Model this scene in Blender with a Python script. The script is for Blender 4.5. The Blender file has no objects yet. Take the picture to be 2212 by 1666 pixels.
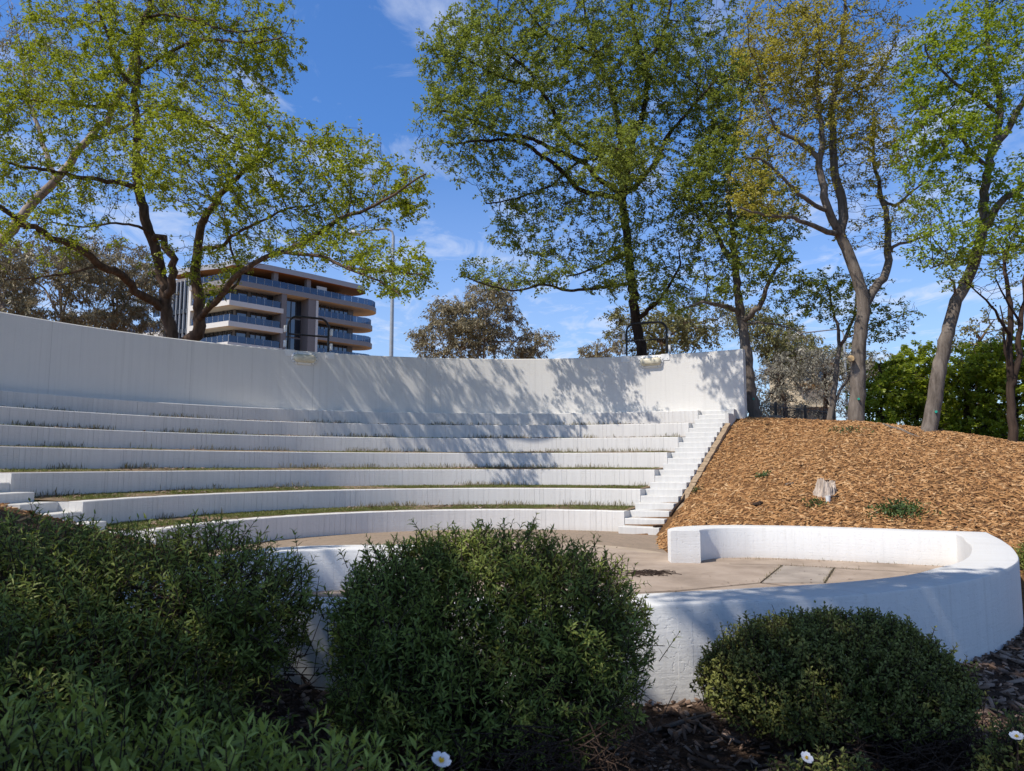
import bpy, bmesh, math, random
import numpy as np
from mathutils import Vector, Matrix
PI = math.pi
rad = math.radians
sc = bpy.context.scene
COL = sc.collection
rng = np.random.default_rng(7)
random.seed(7)

# ------------------------------------------------------------------ camera model (metres; +Y is away from the viewer)
EYE = 1.3816
PITCH = 0.10688
FPX = 1591.0                      # focal length in units of a 2212 px wide frame
CX, CY = -0.076, 10.883           # centre of the amphitheatre arcs
R1, TREAD, RISE = 5.132, 1.0845, 0.42
STEP_T, STEP_R = TREAD / 3, RISE / 3
RWALL, ZWALL = 12.05, 4.685
TH_L, TH_R = rad(-89.6), rad(27.8)   # ends of the tiers (measured clockwise from +Y)

def at(px, py, Y):
    u = (px - 1106) / FPX; v = (833 - py) / FPX
    dy = math.cos(PITCH) - v * math.sin(PITCH); dz = math.sin(PITCH) + v * math.cos(PITCH)
    k = Y / dy
    return Vector((u * k, Y, EYE + dz * k))

def pol(th, r, z=0.0):
    return Vector((CX + r * math.sin(th), CY + r * math.cos(th), z))

# ------------------------------------------------------------------ object helpers
def tag(o, label=None, cat=None, group=None, kind=None):
    if label: o['label'] = label
    if cat: o['category'] = cat
    if group: o['group'] = group
    if kind: o['kind'] = kind
    return o

def empty(name, loc, label, cat, group=None):
    o = bpy.data.objects.new(name, None); COL.objects.link(o)
    o.location = loc; o.empty_display_size = .2
    return tag(o, label, cat, group)

def link(name, me, mats, parent=None, smooth=False):
    for m in (mats if isinstance(mats, (list, tuple)) else [mats]):
        me.materials.append(m)
    o = bpy.data.objects.new(name, me); COL.objects.link(o)
    if parent is not None:
        o.parent = parent
        o.matrix_parent_inverse = Matrix.Translation(parent.location).inverted()
    if smooth:
        me.polygons.foreach_set('use_smooth', np.ones(len(me.polygons), bool))
    return o

def np_mesh(name, V, F, attr=None):
    """V (n,3); F (m,k) one face size."""
    me = bpy.data.meshes.new(name)
    V = np.asarray(V, np.float32); F = np.asarray(F, np.int32)
    k = F.shape[1]
    me.vertices.add(len(V)); me.vertices.foreach_set('co', V.ravel())
    me.loops.add(F.size); me.loops.foreach_set('vertex_index', F.ravel())
    me.polygons.add(len(F))
    me.polygons.foreach_set('loop_start', np.arange(0, F.size, k, dtype=np.int32))
    me.polygons.foreach_set('loop_total', np.full(len(F), k, np.int32))
    me.update(calc_edges=True)
    if attr is not None:
        a = me.attributes.new('rnd', 'FLOAT', 'FACE'); a.data.foreach_set('value', np.asarray(attr, np.float32))
    return me

class MB:
    """collects shapes into one mesh; faces carry a material slot and optional uv"""
    def __init__(s): s.v = []; s.f = []; s.m = []; s.uv = []
    def face(s, pts, m=0, uv=None):
        b = len(s.v); s.v += [tuple(p) for p in pts]; s.f.append(tuple(range(b, b + len(pts)))); s.m.append(m)
        s.uv += (uv if uv else [(p[0] + p[1], p[2]) for p in pts])
        return s
    def box(s, x0, x1, y0, y1, z0, z1, M=None, m=0, bev=0.0):
        if bev > 0:
            bm = bmesh.new(); bmesh.ops.create_cube(bm, size=1)
            for v in bm.verts: v.co = Vector(((x0+x1)/2 + v.co.x*(x1-x0), (y0+y1)/2 + v.co.y*(y1-y0), (z0+z1)/2 + v.co.z*(z1-z0)))
            bmesh.ops.bevel(bm, geom=list(bm.edges), offset=bev, segments=2, profile=.6, affect='EDGES')
            for f in bm.faces: s.face([M @ v.co if M else v.co.copy() for v in f.verts], m)
            bm.free(); return s
        P = [Vector((x, y, z)) for z in (z0, z1) for y in (y0, y1) for x in (x0, x1)]
        if M: P = [M @ p for p in P]
        for q in ((0,2,3,1),(4,5,7,6),(0,1,5,4),(2,6,7,3),(0,4,6,2),(1,3,7,5)): s.face([P[i] for i in q], m)
        return s
    def tube(s, pts, r, n=8, m=0, caps=True):
        pts = [Vector(p) for p in pts]; N = len(pts)
        rs = r if isinstance(r, (list, tuple)) else [r] * N
        rings = []; up = None
        for i, p in enumerate(pts):
            t = (pts[min(i+1, N-1)] - pts[max(i-1, 0)]).normalized()
            if up is None: up = t.orthogonal().normalized()
            up = (up - t * up.dot(t)); up = up.normalized() if up.length > 1e-6 else t.orthogonal().normalized()
            w = t.cross(up)
            rings.append([p + (up * math.cos(2*PI*k/n) + w * math.sin(2*PI*k/n)) * rs[i] for k in range(n)])
        for i in range(N - 1):
            for k in range(n):
                s.face([rings[i][k], rings[i][(k+1) % n], rings[i+1][(k+1) % n], rings[i+1][k]], m)
        if caps:
            s.face(list(reversed(rings[0])), m); s.face(rings[-1], m)
        return s
    def prism(s, poly, z0, z1, m=0, mtop=None, mbot=None):
        n = len(poly); A = [Vector((p[0], p[1], z0)) for p in poly]; B = [Vector((p[0], p[1], z1)) for p in poly]
        s.face(B, m if mtop is None else mtop); s.face(list(reversed(A)), m if mbot is None else mbot)
        for i in range(n):
            j = (i+1) % n; s.face([A[i], A[j], B[j], B[i]], m)
        return s
    def build(s, name, mats, parent=None, smooth=False, weld=False):
        me = bpy.data.meshes.new(name); me.from_pydata(s.v, [], s.f)
        me.polygons.foreach_set('material_index', s.m)
        uv = me.uv_layers.new(name='uv'); uv.data.foreach_set('uv', np.array(s.uv, np.float32).ravel())
        if weld:
            bm = bmesh.new(); bm.from_mesh(me); bmesh.ops.remove_doubles(bm, verts=bm.verts, dist=1e-4)
            bmesh.ops.recalc_face_normals(bm, faces=bm.faces); bm.to_mesh(me); bm.free()
        me.update()
        return link(name, me, mats, parent, smooth)

# ------------------------------------------------------------------ materials
def mat(name):
    m = bpy.data.materials.new(name); m.use_nodes = True
    nt = m.node_tree; nt.nodes.clear()
    out = nt.nodes.new('ShaderNodeOutputMaterial')
    return m, nt, out
def nd(nt, t, **kw):
    n = nt.nodes.new('ShaderNode' + t)
    for k, v in kw.items():
        if k.startswith('_'): setattr(n, k[1:], v)
        else: n.inputs[k.replace('__', ' ')].default_value = v
    return n
def lk(nt, a, b): nt.links.new(a, b)
def ramp(nt, fac, stops, interp='LINEAR'):
    r = nt.nodes.new('ShaderNodeValToRGB'); r.color_ramp.interpolation = interp
    el = r.color_ramp.elements
    while len(el) < len(stops): el.new(.5)
    for e, (p, c) in zip(el, stops): e.position = p; e.color = (*c, 1) if len(c) == 3 else c
    lk(nt, fac, r.inputs['Fac']); return r
def noise(nt, vec, scale, detail=4, rough=.55, dist=0):
    n = nd(nt, 'TexNoise', Scale=scale, Detail=detail, Roughness=rough, Distortion=dist)
    if vec is not None: lk(nt, vec, n.inputs['Vector'])
    return n
def mapping(nt, vec, s):
    m = nd(nt, 'Mapping'); m.inputs['Scale'].default_value = s; lk(nt, vec, m.inputs['Vector']); return m.outputs['Vector']
def mixc(nt, fac, a, b, mode='MIX'):
    m = nt.nodes.new('ShaderNodeMix'); m.data_type = 'RGBA'; m.blend_type = mode
    for s, x in ((m.inputs['Factor'], fac), (m.inputs['A'], a), (m.inputs['B'], b)):
        if hasattr(x, 'is_output'): lk(nt, x, s)
        else: s.default_value = x if isinstance(x, (int, float)) else ((*x, 1) if len(x) == 3 else x)
    return m.outputs['Result']
def math_(nt, op, a, b=None, clamp=False):
    m = nt.nodes.new('ShaderNodeMath'); m.operation = op; m.use_clamp = clamp
    for s, x in zip(m.inputs, (a, b)):
        if x is None: continue
        if hasattr(x, 'is_output'): lk(nt, x, s)
        else: s.default_value = x
    return m.outputs[0]
def bump(nt, h, strength, dist, normal=None):
    b = nd(nt, 'Bump', Strength=strength, Distance=dist); lk(nt, h, b.inputs['Height'])
    if normal is not None: lk(nt, normal, b.inputs['Normal'])
    return b.outputs['Normal']
def princ(nt, out, color, rough=.7, normal=None, spec=.3, metal=0.0):
    p = nd(nt, 'BsdfPrincipled', Roughness=rough, Metallic=metal)
    p.inputs['Specular IOR Level'].default_value = spec
    if hasattr(color, 'is_output'): lk(nt, color, p.inputs['Base Color'])
    else: p.inputs['Base Color'].default_value = (*color, 1)
    if normal is not None: lk(nt, normal, p.inputs['Normal'])
    lk(nt, p.outputs[0], out.inputs['Surface']); return p
def pos(nt): return nt.nodes.new('ShaderNodeNewGeometry').outputs['Position']
def uvn(nt):
    return nt.nodes.new('ShaderNodeUVMap').outputs['UV']

def m_plain(name, col, rough=.6, spec=.3, metal=0.0, var=.12, scale=6.0):
    m, nt, out = mat(name); n = noise(nt, pos(nt), scale, 5)
    d = tuple(c * (1 - var) for c in col); l = tuple(min(1, c * (1 + var)) for c in col)
    r = ramp(nt, n.outputs['Fac'], [(.3, d), (.7, l)])
    princ(nt, out, r.outputs['Color'], rough, bump(nt, n.outputs['Fac'], .15, .01), spec, metal); return m

def m_white(name, boards=1.0, base=.80, rough_paint=1.0, tint=(1, 1, 1), joint=3.4, streaky=.90):
    """white masonry paint over board marked concrete; uv = (metres along the wall, height)"""
    m, nt, out = mat(name); P = pos(nt); U = uvn(nt)
    big = noise(nt, P, 1.1, 5, .6); fine = noise(nt, P, 55, 4, .6); pit = noise(nt, P, 30, 4, .6)
    sx = nd(nt, 'SeparateXYZ'); lk(nt, U, sx.inputs[0])
    streak = noise(nt, mapping(nt, U, (9, .55, 1)), 1.0, 4, .6)
    hor = noise(nt, mapping(nt, U, (2.0, 45, 1)), 1.0, 4, .65)
    c0 = tuple(base * t for t in tint)
    c1 = tuple(base * streaky * t for t in tint)
    r = ramp(nt, streak.outputs['Fac'], [(.3, c1), (.6, c0)])
    col = mixc(nt, math_(nt, 'MULTIPLY', ramp(nt, big.outputs['Fac'], [(.45, (0, 0, 0)), (.75, (1, 1, 1))]).outputs['Color'], .25), r.outputs['Color'], (base * .9, base * .87, base * .83))
    # grime low down on the face
    low = ramp(nt, sx.outputs['Y'], [(0.04, (1, 1, 1)), (.17, (0, 0, 0))])
    gr = math_(nt, 'MULTIPLY', low.outputs['Color'], math_(nt, 'MULTIPLY', pit.outputs['Fac'], .55))
    col = mixc(nt, gr, col, (.42, .36, .29))
    drip = noise(nt, mapping(nt, U, (13, .25, 1)), 1.0, 3, .6); dr = ramp(nt, drip.outputs['Fac'], [(.55, (0, 0, 0)), (.70, (1, 1, 1))])
    dv = nd(nt, 'MapRange'); dv.inputs['From Min'].default_value = .12; dv.inputs['From Max'].default_value = .47; lk(nt, sx.outputs['Y'], dv.inputs['Value'])
    col = mixc(nt, math_(nt, 'MULTIPLY', math_(nt, 'MULTIPLY', dr.outputs['Color'], dv.outputs[0]), .16), col, (.36, .33, .29))
    h = math_(nt, 'ADD', math_(nt, 'MULTIPLY', fine.outputs['Fac'], .25), math_(nt, 'MULTIPLY', hor.outputs['Fac'], .4))
    pits = ramp(nt, pit.outputs['Fac'], [(.33, (0, 0, 0)), (.42, (1, 1, 1))])
    h = math_(nt, 'ADD', h, math_(nt, 'MULTIPLY', pits.outputs['Color'], .26))
    if boards:
        wob = math_(nt, 'ADD', sx.outputs['X'], math_(nt, 'MULTIPLY', hor.outputs['Fac'], .006))
        b = math_(nt, 'FRACT', math_(nt, 'DIVIDE', wob, .117))
        line = ramp(nt, b, [(0, (0, 0, 0)), (.035, (1, 1, 1)), (.965, (1, 1, 1)), (1, (0, 0, 0))])
        idx = math_(nt, 'FLOOR', math_(nt, 'DIVIDE', wob, .117))
        wn = nd(nt, 'TexWhiteNoise', _noise_dimensions='1D'); lk(nt, idx, wn.inputs['W'])
        amp = ramp(nt, wn.outputs['Value'], [(.35, (.1, .1, .1)), (.9, (1, 1, 1))])
        inv = math_(nt, 'SUBTRACT', 1.0, line.outputs['Color'])
        lineamt = math_(nt, 'MULTIPLY', inv, amp.outputs['Color'])
        h = math_(nt, 'SUBTRACT', h, math_(nt, 'MULTIPLY', lineamt, 1.2 * boards))
        h = math_(nt, 'ADD', h, math_(nt, 'MULTIPLY', wn.outputs['Value'], .3 * boards))
        # darker along the lines between some boards
        col = mixc(nt, math_(nt, 'MULTIPLY', lineamt, .3 * boards), col, (.4, .38, .36))
    if joint:
        jf = math_(nt, 'FRACT', math_(nt, 'DIVIDE', math_(nt, 'ADD', sx.outputs['X'], math_(nt, 'MULTIPLY', hor.outputs['Fac'], .012)), joint))
        jl = ramp(nt, jf, [(.0, (1, 1, 1)), (.003, (0, 0, 0))])
        col = mixc(nt, math_(nt, 'MULTIPLY', jl.outputs['Color'], .6), col, (.2, .19, .18))
    rp = ramp(nt, big.outputs['Fac'], [(.35, (.25,) * 3), (.7, (1,) * 3)])
    nrm = bump(nt, h, .75 * rough_paint, .012)
    princ(nt, out, col, .62, nrm, .25); return m

def m_leaf(name, dark, light, trans=.35, tcol=None, rough=.45, spec=.35, cl=1.2):
    m, nt, out = mat(name)
    a = nd(nt, 'Attribute', _attribute_name='rnd')
    n = noise(nt, pos(nt), cl, 3)
    f = math_(nt, 'ADD', math_(nt, 'MULTIPLY', a.outputs['Fac'], .55), math_(nt, 'MULTIPLY', n.outputs['Fac'], .55))
    r = ramp(nt, f, [(.22, dark), (.5, tuple((x + y) / 2 for x, y in zip(dark, light))), (.82, light)])
    p = nd(nt, 'BsdfPrincipled', Roughness=rough); p.inputs['Specular IOR Level'].default_value = spec
    lk(nt, r.outputs['Color'], p.inputs['Base Color'])
    t = nd(nt, 'BsdfTranslucent')
    tc = mixc(nt, .6, r.outputs['Color'], tcol or light)
    lk(nt, tc, t.inputs['Color'])
    mx = nd(nt, 'MixShader', Fac=trans); lk(nt, p.outputs[0], mx.inputs[1]); lk(nt, t.outputs[0], mx.inputs[2])
    lk(nt, mx.outputs[0], out.inputs['Surface']); return m

def m_bark(name, a, b, scale=1.0, rough=.9):
    m, nt, out = mat(name); P = pos(nt)
    n = noise(nt, mapping(nt, P, (9 * scale, 9 * scale, 1.6 * scale)), 1, 6, .65, .6); n2 = noise(nt, P, 2.2, 4)
    f = math_(nt, 'ADD', math_(nt, 'MULTIPLY', n.outputs['Fac'], .7), math_(nt, 'MULTIPLY', n2.outputs['Fac'], .35))
    r = ramp(nt, f, [(.36, a), (.66, b)])
    princ(nt, out, r.outputs['Color'], rough, bump(nt, n.outputs['Fac'], .9, .03), .15); return m

def m_mulch(name='bark_mulch_ground'):
    m, nt, out = mat(name); P = pos(nt)
    n1 = noise(nt, mapping(nt, P, (22, 22, 22)), 1, 5, .7, 1.2); n2 = noise(nt, P, .8, 4); n3 = noise(nt, P, 60, 3)
    r = ramp(nt, n1.outputs['Fac'], [(.30, (.06, .032, .016)), (.5, (.22, .115, .05)), (.66, (.36, .20, .09))])
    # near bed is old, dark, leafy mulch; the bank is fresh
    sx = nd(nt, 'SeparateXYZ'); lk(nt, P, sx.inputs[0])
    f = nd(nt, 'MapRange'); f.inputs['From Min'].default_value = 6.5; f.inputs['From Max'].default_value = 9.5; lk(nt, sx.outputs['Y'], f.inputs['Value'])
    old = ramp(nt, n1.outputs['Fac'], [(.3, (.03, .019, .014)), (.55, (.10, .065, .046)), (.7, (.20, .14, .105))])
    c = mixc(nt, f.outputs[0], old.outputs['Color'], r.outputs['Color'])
    pat = ramp(nt, n2.outputs['Fac'], [(.52, (0, 0, 0)), (.68, (1, 1, 1))])
    c = mixc(nt, math_(nt, 'MULTIPLY', pat.outputs['Color'], .45), c, (.05, .034, .026))
    princ(nt, out, c, .95, bump(nt, n1.outputs['Fac'], 1.0, .05), .1); return m

def m_chip(name, cols, rough=.85):
    m, nt, out = mat(name); a = nd(nt, 'Attribute', _attribute_name='rnd')
    k = len(cols); r = ramp(nt, a.outputs['Fac'], [(i / (k - 1), c) for i, c in enumerate(cols)])
    n = noise(nt, pos(nt), 40, 3)
    c = mixc(nt, math_(nt, 'MULTIPLY', n.outputs['Fac'], .5), r.outputs['Color'], (.05, .03, .02))
    princ(nt, out, c, rough, None, .2); return m

def m_floor():
    m, nt, out = mat('stage_paving'); P = pos(nt)
    n = noise(nt, P, 1.6, 6, .6); f = noise(nt, P, 90, 3, .6); st = noise(nt, mapping(nt, P, (3, 14, 1)), 1, 5, .6)
    sub = nd(nt, 'VectorMath', _operation='SUBTRACT'); lk(nt, P, sub.inputs[0]); sub.inputs[1].default_value = (CX, CY, 0)
    sx = nd(nt, 'SeparateXYZ'); lk(nt, sub.outputs[0], sx.inputs[0])
    rr = math_(nt, 'SQRT', math_(nt, 'ADD', math_(nt, 'POWER', math_(nt, 'ABSOLUTE', sx.outputs['X']), 2.0), math_(nt, 'POWER', math_(nt, 'ABSOLUTE', sx.outputs['Y']), 2.0)))
    th = math_(nt, 'ARCTAN2', sx.outputs['X'], sx.outputs['Y'])
    slab = ramp(nt, n.outputs['Fac'], [(.3, (.25, .195, .15)), (.5, (.36, .285, .225)), (.72, (.44, .355, .285))])
    grey = ramp(nt, st.outputs['Fac'], [(.3, (.25, .22, .19)), (.7, (.36, .32, .275))])
    tan = ramp(nt, n.outputs['Fac'], [(.3, (.34, .27, .2)), (.7, (.46, .37, .28))])
    # worn clay pavers beyond the band, laid in rings
    cmb = nd(nt, 'CombineXYZ'); lk(nt, math_(nt, 'MULTIPLY', th, 3.4), cmb.inputs[0]); lk(nt, rr, cmb.inputs[1])
    br = nd(nt, 'TexBrick'); br.inputs['Scale'].default_value = 1.0; br.inputs['Brick Width'].default_value = .23; br.inputs['Row Height'].default_value = .115
    br.inputs['Mortar Size'].default_value = .007; br.inputs['Color1'].default_value = (.30, .215, .16, 1); br.inputs['Color2'].default_value = (.22, .16, .12, 1); br.inputs['Mortar'].default_value = (.10, .08, .06, 1)
    lk(nt, cmb.outputs[0], br.inputs['Vector'])
    brw = mixc(nt, math_(nt, 'MULTIPLY', st.outputs['Fac'], .8), br.outputs['Color'], (.33, .27, .2))
    isb = math_(nt, 'MULTIPLY', math_(nt, 'GREATER_THAN', rr, 2.62), math_(nt, 'GREATER_THAN', sx.outputs['Y'], .9))
    band = math_(nt, 'MULTIPLY', math_(nt, 'MULTIPLY', math_(nt, 'GREATER_THAN', rr, 2.35), math_(nt, 'LESS_THAN', rr, 2.62)), math_(nt, 'GREATER_THAN', sx.outputs['Y'], .9))
    c = mixc(nt, isb, slab.outputs['Color'], brw)
    c = mixc(nt, band, c, tan.outputs['Color'])
    dirt = ramp(nt, st.outputs['Fac'], [(.55, (0, 0, 0)), (.8, (1, 1, 1))])
    c = mixc(nt, math_(nt, 'MULTIPLY', dirt.outputs['Color'], .5), c, (.19, .15, .115))
    spk = noise(nt, P, 26, 3, .7); sp = ramp(nt, spk.outputs['Fac'], [(.63, (0, 0, 0)), (.70, (1, 1, 1))]); c = mixc(nt, math_(nt, 'MULTIPLY', sp.outputs['Color'], .5), c, (.12, .09, .07))
    princ(nt, out, c, .85, bump(nt, f.outputs['Fac'], .4, .006), .2); return m, grey

def m_glass(name, col, rough=.08, alpha=.55, refl=(.55, .65, .8)):
    m, nt, out = mat(name)
    g = nd(nt, 'BsdfGlossy', Roughness=rough); g.inputs['Color'].default_value = (*refl, 1)
    d = nd(nt, 'BsdfDiffuse'); d.inputs['Color'].default_value = (*col, 1)
    t = nd(nt, 'BsdfTransparent'); t.inputs['Color'].default_value = (.55, .68, .82, 1)
    m1 = nd(nt, 'MixShader', Fac=.72); lk(nt, g.outputs[0], m1.inputs[1]); lk(nt, d.outputs[0], m1.inputs[2])
    m2 = nd(nt, 'MixShader', Fac=alpha); lk(nt, t.outputs[0], m2.inputs[1]); lk(nt, m1.outputs[0], m2.inputs[2])
    lk(nt, m2.outputs[0], out.inputs['Surface']); return m

M = {}
M['white'] = m_white('white_painted_tiers', base=.69, tint=(1.03, 1.0, .945))
M['wall'] = m_white('white_painted_back_wall', boards=0, base=.655, rough_paint=.8, tint=(1.035, 1.0, .93), streaky=.965)
M['ring'] = m_white('white_painted_stage_wall', boards=.22, base=.69, rough_paint=.85, tint=(1.01, 1.0, .97), joint=0, streaky=.95)
M['step'] = m_white('white_painted_steps', boards=.5, base=.60, rough_paint=.8, tint=(1.02, 1.0, .955), joint=0)
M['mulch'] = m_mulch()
M['chip'] = m_chip('fresh_wood_chip', [(.14, .066, .028), (.32, .155, .06), (.47, .24, .092), (.58, .325, .14), (.75, .50, .27)])
M['chip_old'] = m_chip('weathered_wood_chip', [(.06, .038, .028), (.18, .115, .08), (.32, .22, .165), (.48, .37, .30)])
M['soil'] = m_plain('terrace_soil', (.19, .14, .09), .95, .1, var=.5, scale=9)
M['grass'] = m_leaf('grass_blade', (.06, .085, .015), (.21, .23, .06), .3, cl=2.0)
M['dry'] = m_leaf('dry_weed', (.10, .085, .04), (.28, .24, .12), .3, cl=3.0)
M['concrete'] = m_plain('weathered_concrete', (.34, .25, .165), .9, .15, var=.3, scale=14)
M['concrete_grey'] = m_plain('mossy_concrete', (.22, .20, .17), .95, .15, var=.5, scale=12)
M['joint'] = m_plain('joint_filler', (.055, .04, .03), .95, .1, var=.4)
M['black_metal'] = m_plain('black_powder_coat', (.012, .012, .014), .45, .4)
M['plate'] = m_plain('painted_plate', (.72, .72, .70), .5, .4, var=.05)
M['lens'] = m_plain('yellowed_lamp_lens', (.58, .53, .40), .35, .5, var=.2, scale=9)
M['galv'] = m_plain('galvanised_steel', (.42, .44, .46), .45, .5, metal=.4, var=.1)
M['lampwhite'] = m_plain('lamp_head_white', (.7, .7, .7), .4, .5, var=.04)
M['bark'] = m_bark('elm_bark_brown', (.035, .022, .015), (.15, .10, .068))
M['bark_dark'] = m_bark('elm_bark_dark', (.018, .012, .009), (.075, .05, .037))
M['bark_grey'] = m_bark('elm_bark_grey', (.07, .056, .046), (.225, .19, .16))
M['bark_pale'] = m_bark('gum_bark_pale', (.16, .12, .09), (.42, .34, .27), .6)
M['cut'] = m_plain('fresh_cut_wood', (.55, .38, .19), .8, .2, var=.15, scale=30)
M['paint_mark'] = m_plain('green_spray_paint', (.02, .30, .22), .6, .2, var=.3, scale=40)
M['stump'] = m_bark('grey_stump_wood', (.16, .12, .095), (.62, .52, .43), 2.2)
M['elm'] = m_leaf('elm_leaf_fresh', (.05, .082, .012), (.38, .43, .028), .40, (.48, .54, .035))
M['elm_mid'] = m_leaf('elm_leaf_mid', (.055, .085, .018), (.29, .34, .06), .42, (.38, .45, .06))
M['elm_bright'] = m_leaf('elm_leaf_bright', (.08, .135, .014), (.36, .45, .035), .44, (.46, .56, .045))
M['elm_gold'] = m_leaf('elm_leaf_gold', (.17, .15, .02), (.52, .46, .08), .42, (.6, .54, .08))
M['hedge'] = m_leaf('hedge_leaf', (.06, .105, .010), (.36, .42, .035), .40, (.45, .52, .04), cl=.9)
M['gum'] = m_leaf('gum_leaf', (.10, .092, .05), (.34, .285, .165), .25, cl=.5)
M['gum_green'] = m_leaf('gum_leaf_green', (.085, .095, .035), (.29, .27, .105), .25, cl=.5)
M['gum_grey'] = m_leaf('wattle_leaf_grey', (.13, .125, .095), (.38, .355, .28), .25, cl=.5)
M['cistus'] = m_leaf('cistus_leaf', (.045, .068, .016), (.33, .385, .085), .28, (.37, .42, .07), .45, .25, cl=3.5)
M['cistus_near'] = m_leaf('cistus_young_leaf', (.08, .115, .024), (.44, .50, .11), .28, (.50, .55, .08), .45, .25, cl=4)
M['cistus_small'] = m_leaf('small_cistus_leaf', (.06, .085, .019), (.33, .335, .095), .28, (.33, .34, .07), .5, .25, cl=3.2)
M['twig'] = m_bark('shrub_twig', (.03, .018, .013), (.12, .08, .06), 6)
M['weed'] = m_leaf('weed_leaf', (.02, .04, .012), (.09, .14, .035), .2)
M['petal'] = m_plain('white_petal', (.8, .78, .78), .6, .2, var=.05)
M['stamen'] = m_plain('yellow_stamen', (.7, .42, .03), .7, .2)
M['bwall'] = m_plain('render_warm_grey', (.22, .20, .19), .8, .2, var=.05)
M['bslab'] = m_plain('balcony_slab_white', (.66, .63, .57), .7, .2, var=.04)
M['bslab_grey'] = m_plain('balcony_fascia_grey', (.26, .245, .24), .6, .3, var=.05)
M['bdark'] = m_plain('window_frame_dark', (.02, .022, .026), .4, .4)
M['bglass'] = m_glass('window_glass_dark', (.015, .02, .03), .04, 1.0, (.38, .42, .48))
M['brail'] = m_glass('railing_glass', (.035, .05, .08), .06, .62, (.26, .33, .44))
M['broof'] = m_plain('roof_metal_grey', (.36, .36, .37), .5, .4, var=.05)
M['timber'] = m_plain('timber_soffit', (.48, .22, .07), .6, .3, var=.2)
M['soffit'] = m_plain('soffit_bounce_cream', (.86, .80, .66), .7, .2, var=.03)  # cream, brightened in colour to stand in for light bounced off the ground
M['fin'] = m_plain('pale_fin', (.55, .57, .57), .5, .3, var=.04)
M['cream'] = m_plain('cream_render', (.6, .5, .34), .8, .2)
M['cup'] = m_glass('clear_plastic', (.5, .5, .5), .2, .5)
M['floor'], _g = m_floor()
M['slab_grey'] = m_plain('grey_concrete_slab', (.335, .285, .24), .85, .2, var=.2, scale=3)

# ------------------------------------------------------------------ stage ring outline (inner edge, outer edge), metres
RING_Z = .445
INNER = [(2.66,10.58),(2.72,10.80),(2.83,10.96),(2.97,11.08),(3.15,11.17),(3.42,11.22),(3.75,11.20),(4.3,11.02),(4.75,10.83),(5.25,10.60),(5.7,10.40),(6.07,10.24),
         (5.97,9.98),(5.82,9.66),(5.63,9.31),(5.38,8.80),(5.10,8.33),(4.71,7.75),(4.29,7.25),(3.81,6.82),(3.45,6.50),(3.03,6.24),(2.46,5.98),(1.89,5.80),(1.21,5.60),(.82,5.50),(.2,5.42),(-.6,5.38),(-1.24,5.39),(-1.9,5.42),(-2.45,5.46),
         (-2.56,6.1),(-2.62,6.8),(-2.65,7.4),(-2.58,7.85),(-2.45,8.1),(-2.2,8.26),(-1.7,8.37),(-1.1,8.37)]
OUTER = [(2.25,10.62),(2.27,10.92),(2.36,11.14),(2.52,11.34),(2.8,11.53),(3.2,11.65),(3.7,11.66),(4.5,11.48),(5.0,11.26),(5.5,11.04),(6.05,10.74),(6.63,10.44),
         (6.42,9.98),(6.2,9.5),(5.97,9.04),(5.75,8.62),(5.53,8.24),(5.2,7.70),(4.88,7.26),(4.45,6.79),(3.95,6.32),(3.45,5.96),(2.8,5.61),(2.12,5.35),(1.47,5.19),(.85,5.05),(.2,4.98),(-.6,4.95),(-1.24,4.96),(-1.9,4.98),(-2.9,5.02),
         (-3.0,6.1),(-3.06,6.8),(-3.09,7.5),(-3.02,8.05),(-2.82,8.42),(-2.35,8.72),(-1.7,8.83),(-1.15,8.83)]
MID = [((a[0]+b[0])/2, (a[1]+b[1])/2) for a, b in zip(INNER, OUTER)]

def mirror(p):
    ax, ay = -.515, .857; vx, vy = p[0]-CX, p[1]-CY; d = vx*ax + vy*ay
    return (CX + 2*d*ax - vx, CY + 2*d*ay - vy)

er = Vector((math.sin(TH_R), math.cos(TH_R), 0)); nr_ = Vector((math.cos(TH_R), -math.sin(TH_R), 0))   # right stair: up, sideways
el = Vector((math.sin(TH_L), math.cos(TH_L), 0)); nl_ = Vector((-math.cos(TH_L), math.sin(TH_L), 0))
C3 = Vector((CX, CY, 0)); STAIR_W = .84

FLOOR = [tuple(pol(t, R1 + .05)[:2]) for t in np.linspace(TH_L, TH_R, 90)]
FLOOR += [tuple((C3 + er*4.80)[:2]), tuple((C3 + er*4.80 + nr_*STAIR_W)[:2]), (2.62, 13.6), (2.50, 12.7), (2.44, 11.7)]
FLOOR += MID
FLOOR += [mirror(p) for p in ((2.44, 11.7), (2.50, 12.7), (2.62, 13.6))] + [tuple((C3 + el*4.80 + nl_*STAIR_W)[:2]), tuple((C3 + el*4.80)[:2])]

def inside(poly, x, y):
    """vectorised point in polygon"""
    r = np.zeros(x.shape, bool); n = len(poly); j = n - 1
    for i in range(n):
        xi, yi = poly[i]; xj, yj = poly[j]
        c = ((yi > y) != (yj > y)) & (x < (xj - xi) * (y - yi) / ((yj - yi) or 1e-12) + xi)
        r ^= c; j = i
    return r

def vnoise(x, y, s, seed):
    r = np.zeros_like(x); g = np.random.default_rng(seed)
    for k in range(6):
        a = g.uniform(0, 2*PI); f = s * (1 + .6 * k); r += np.sin(f * (x*math.cos(a) + y*math.sin(a)) + g.uniform(0, 6)) / (1 + .7*k)
    return r / 3

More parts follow.
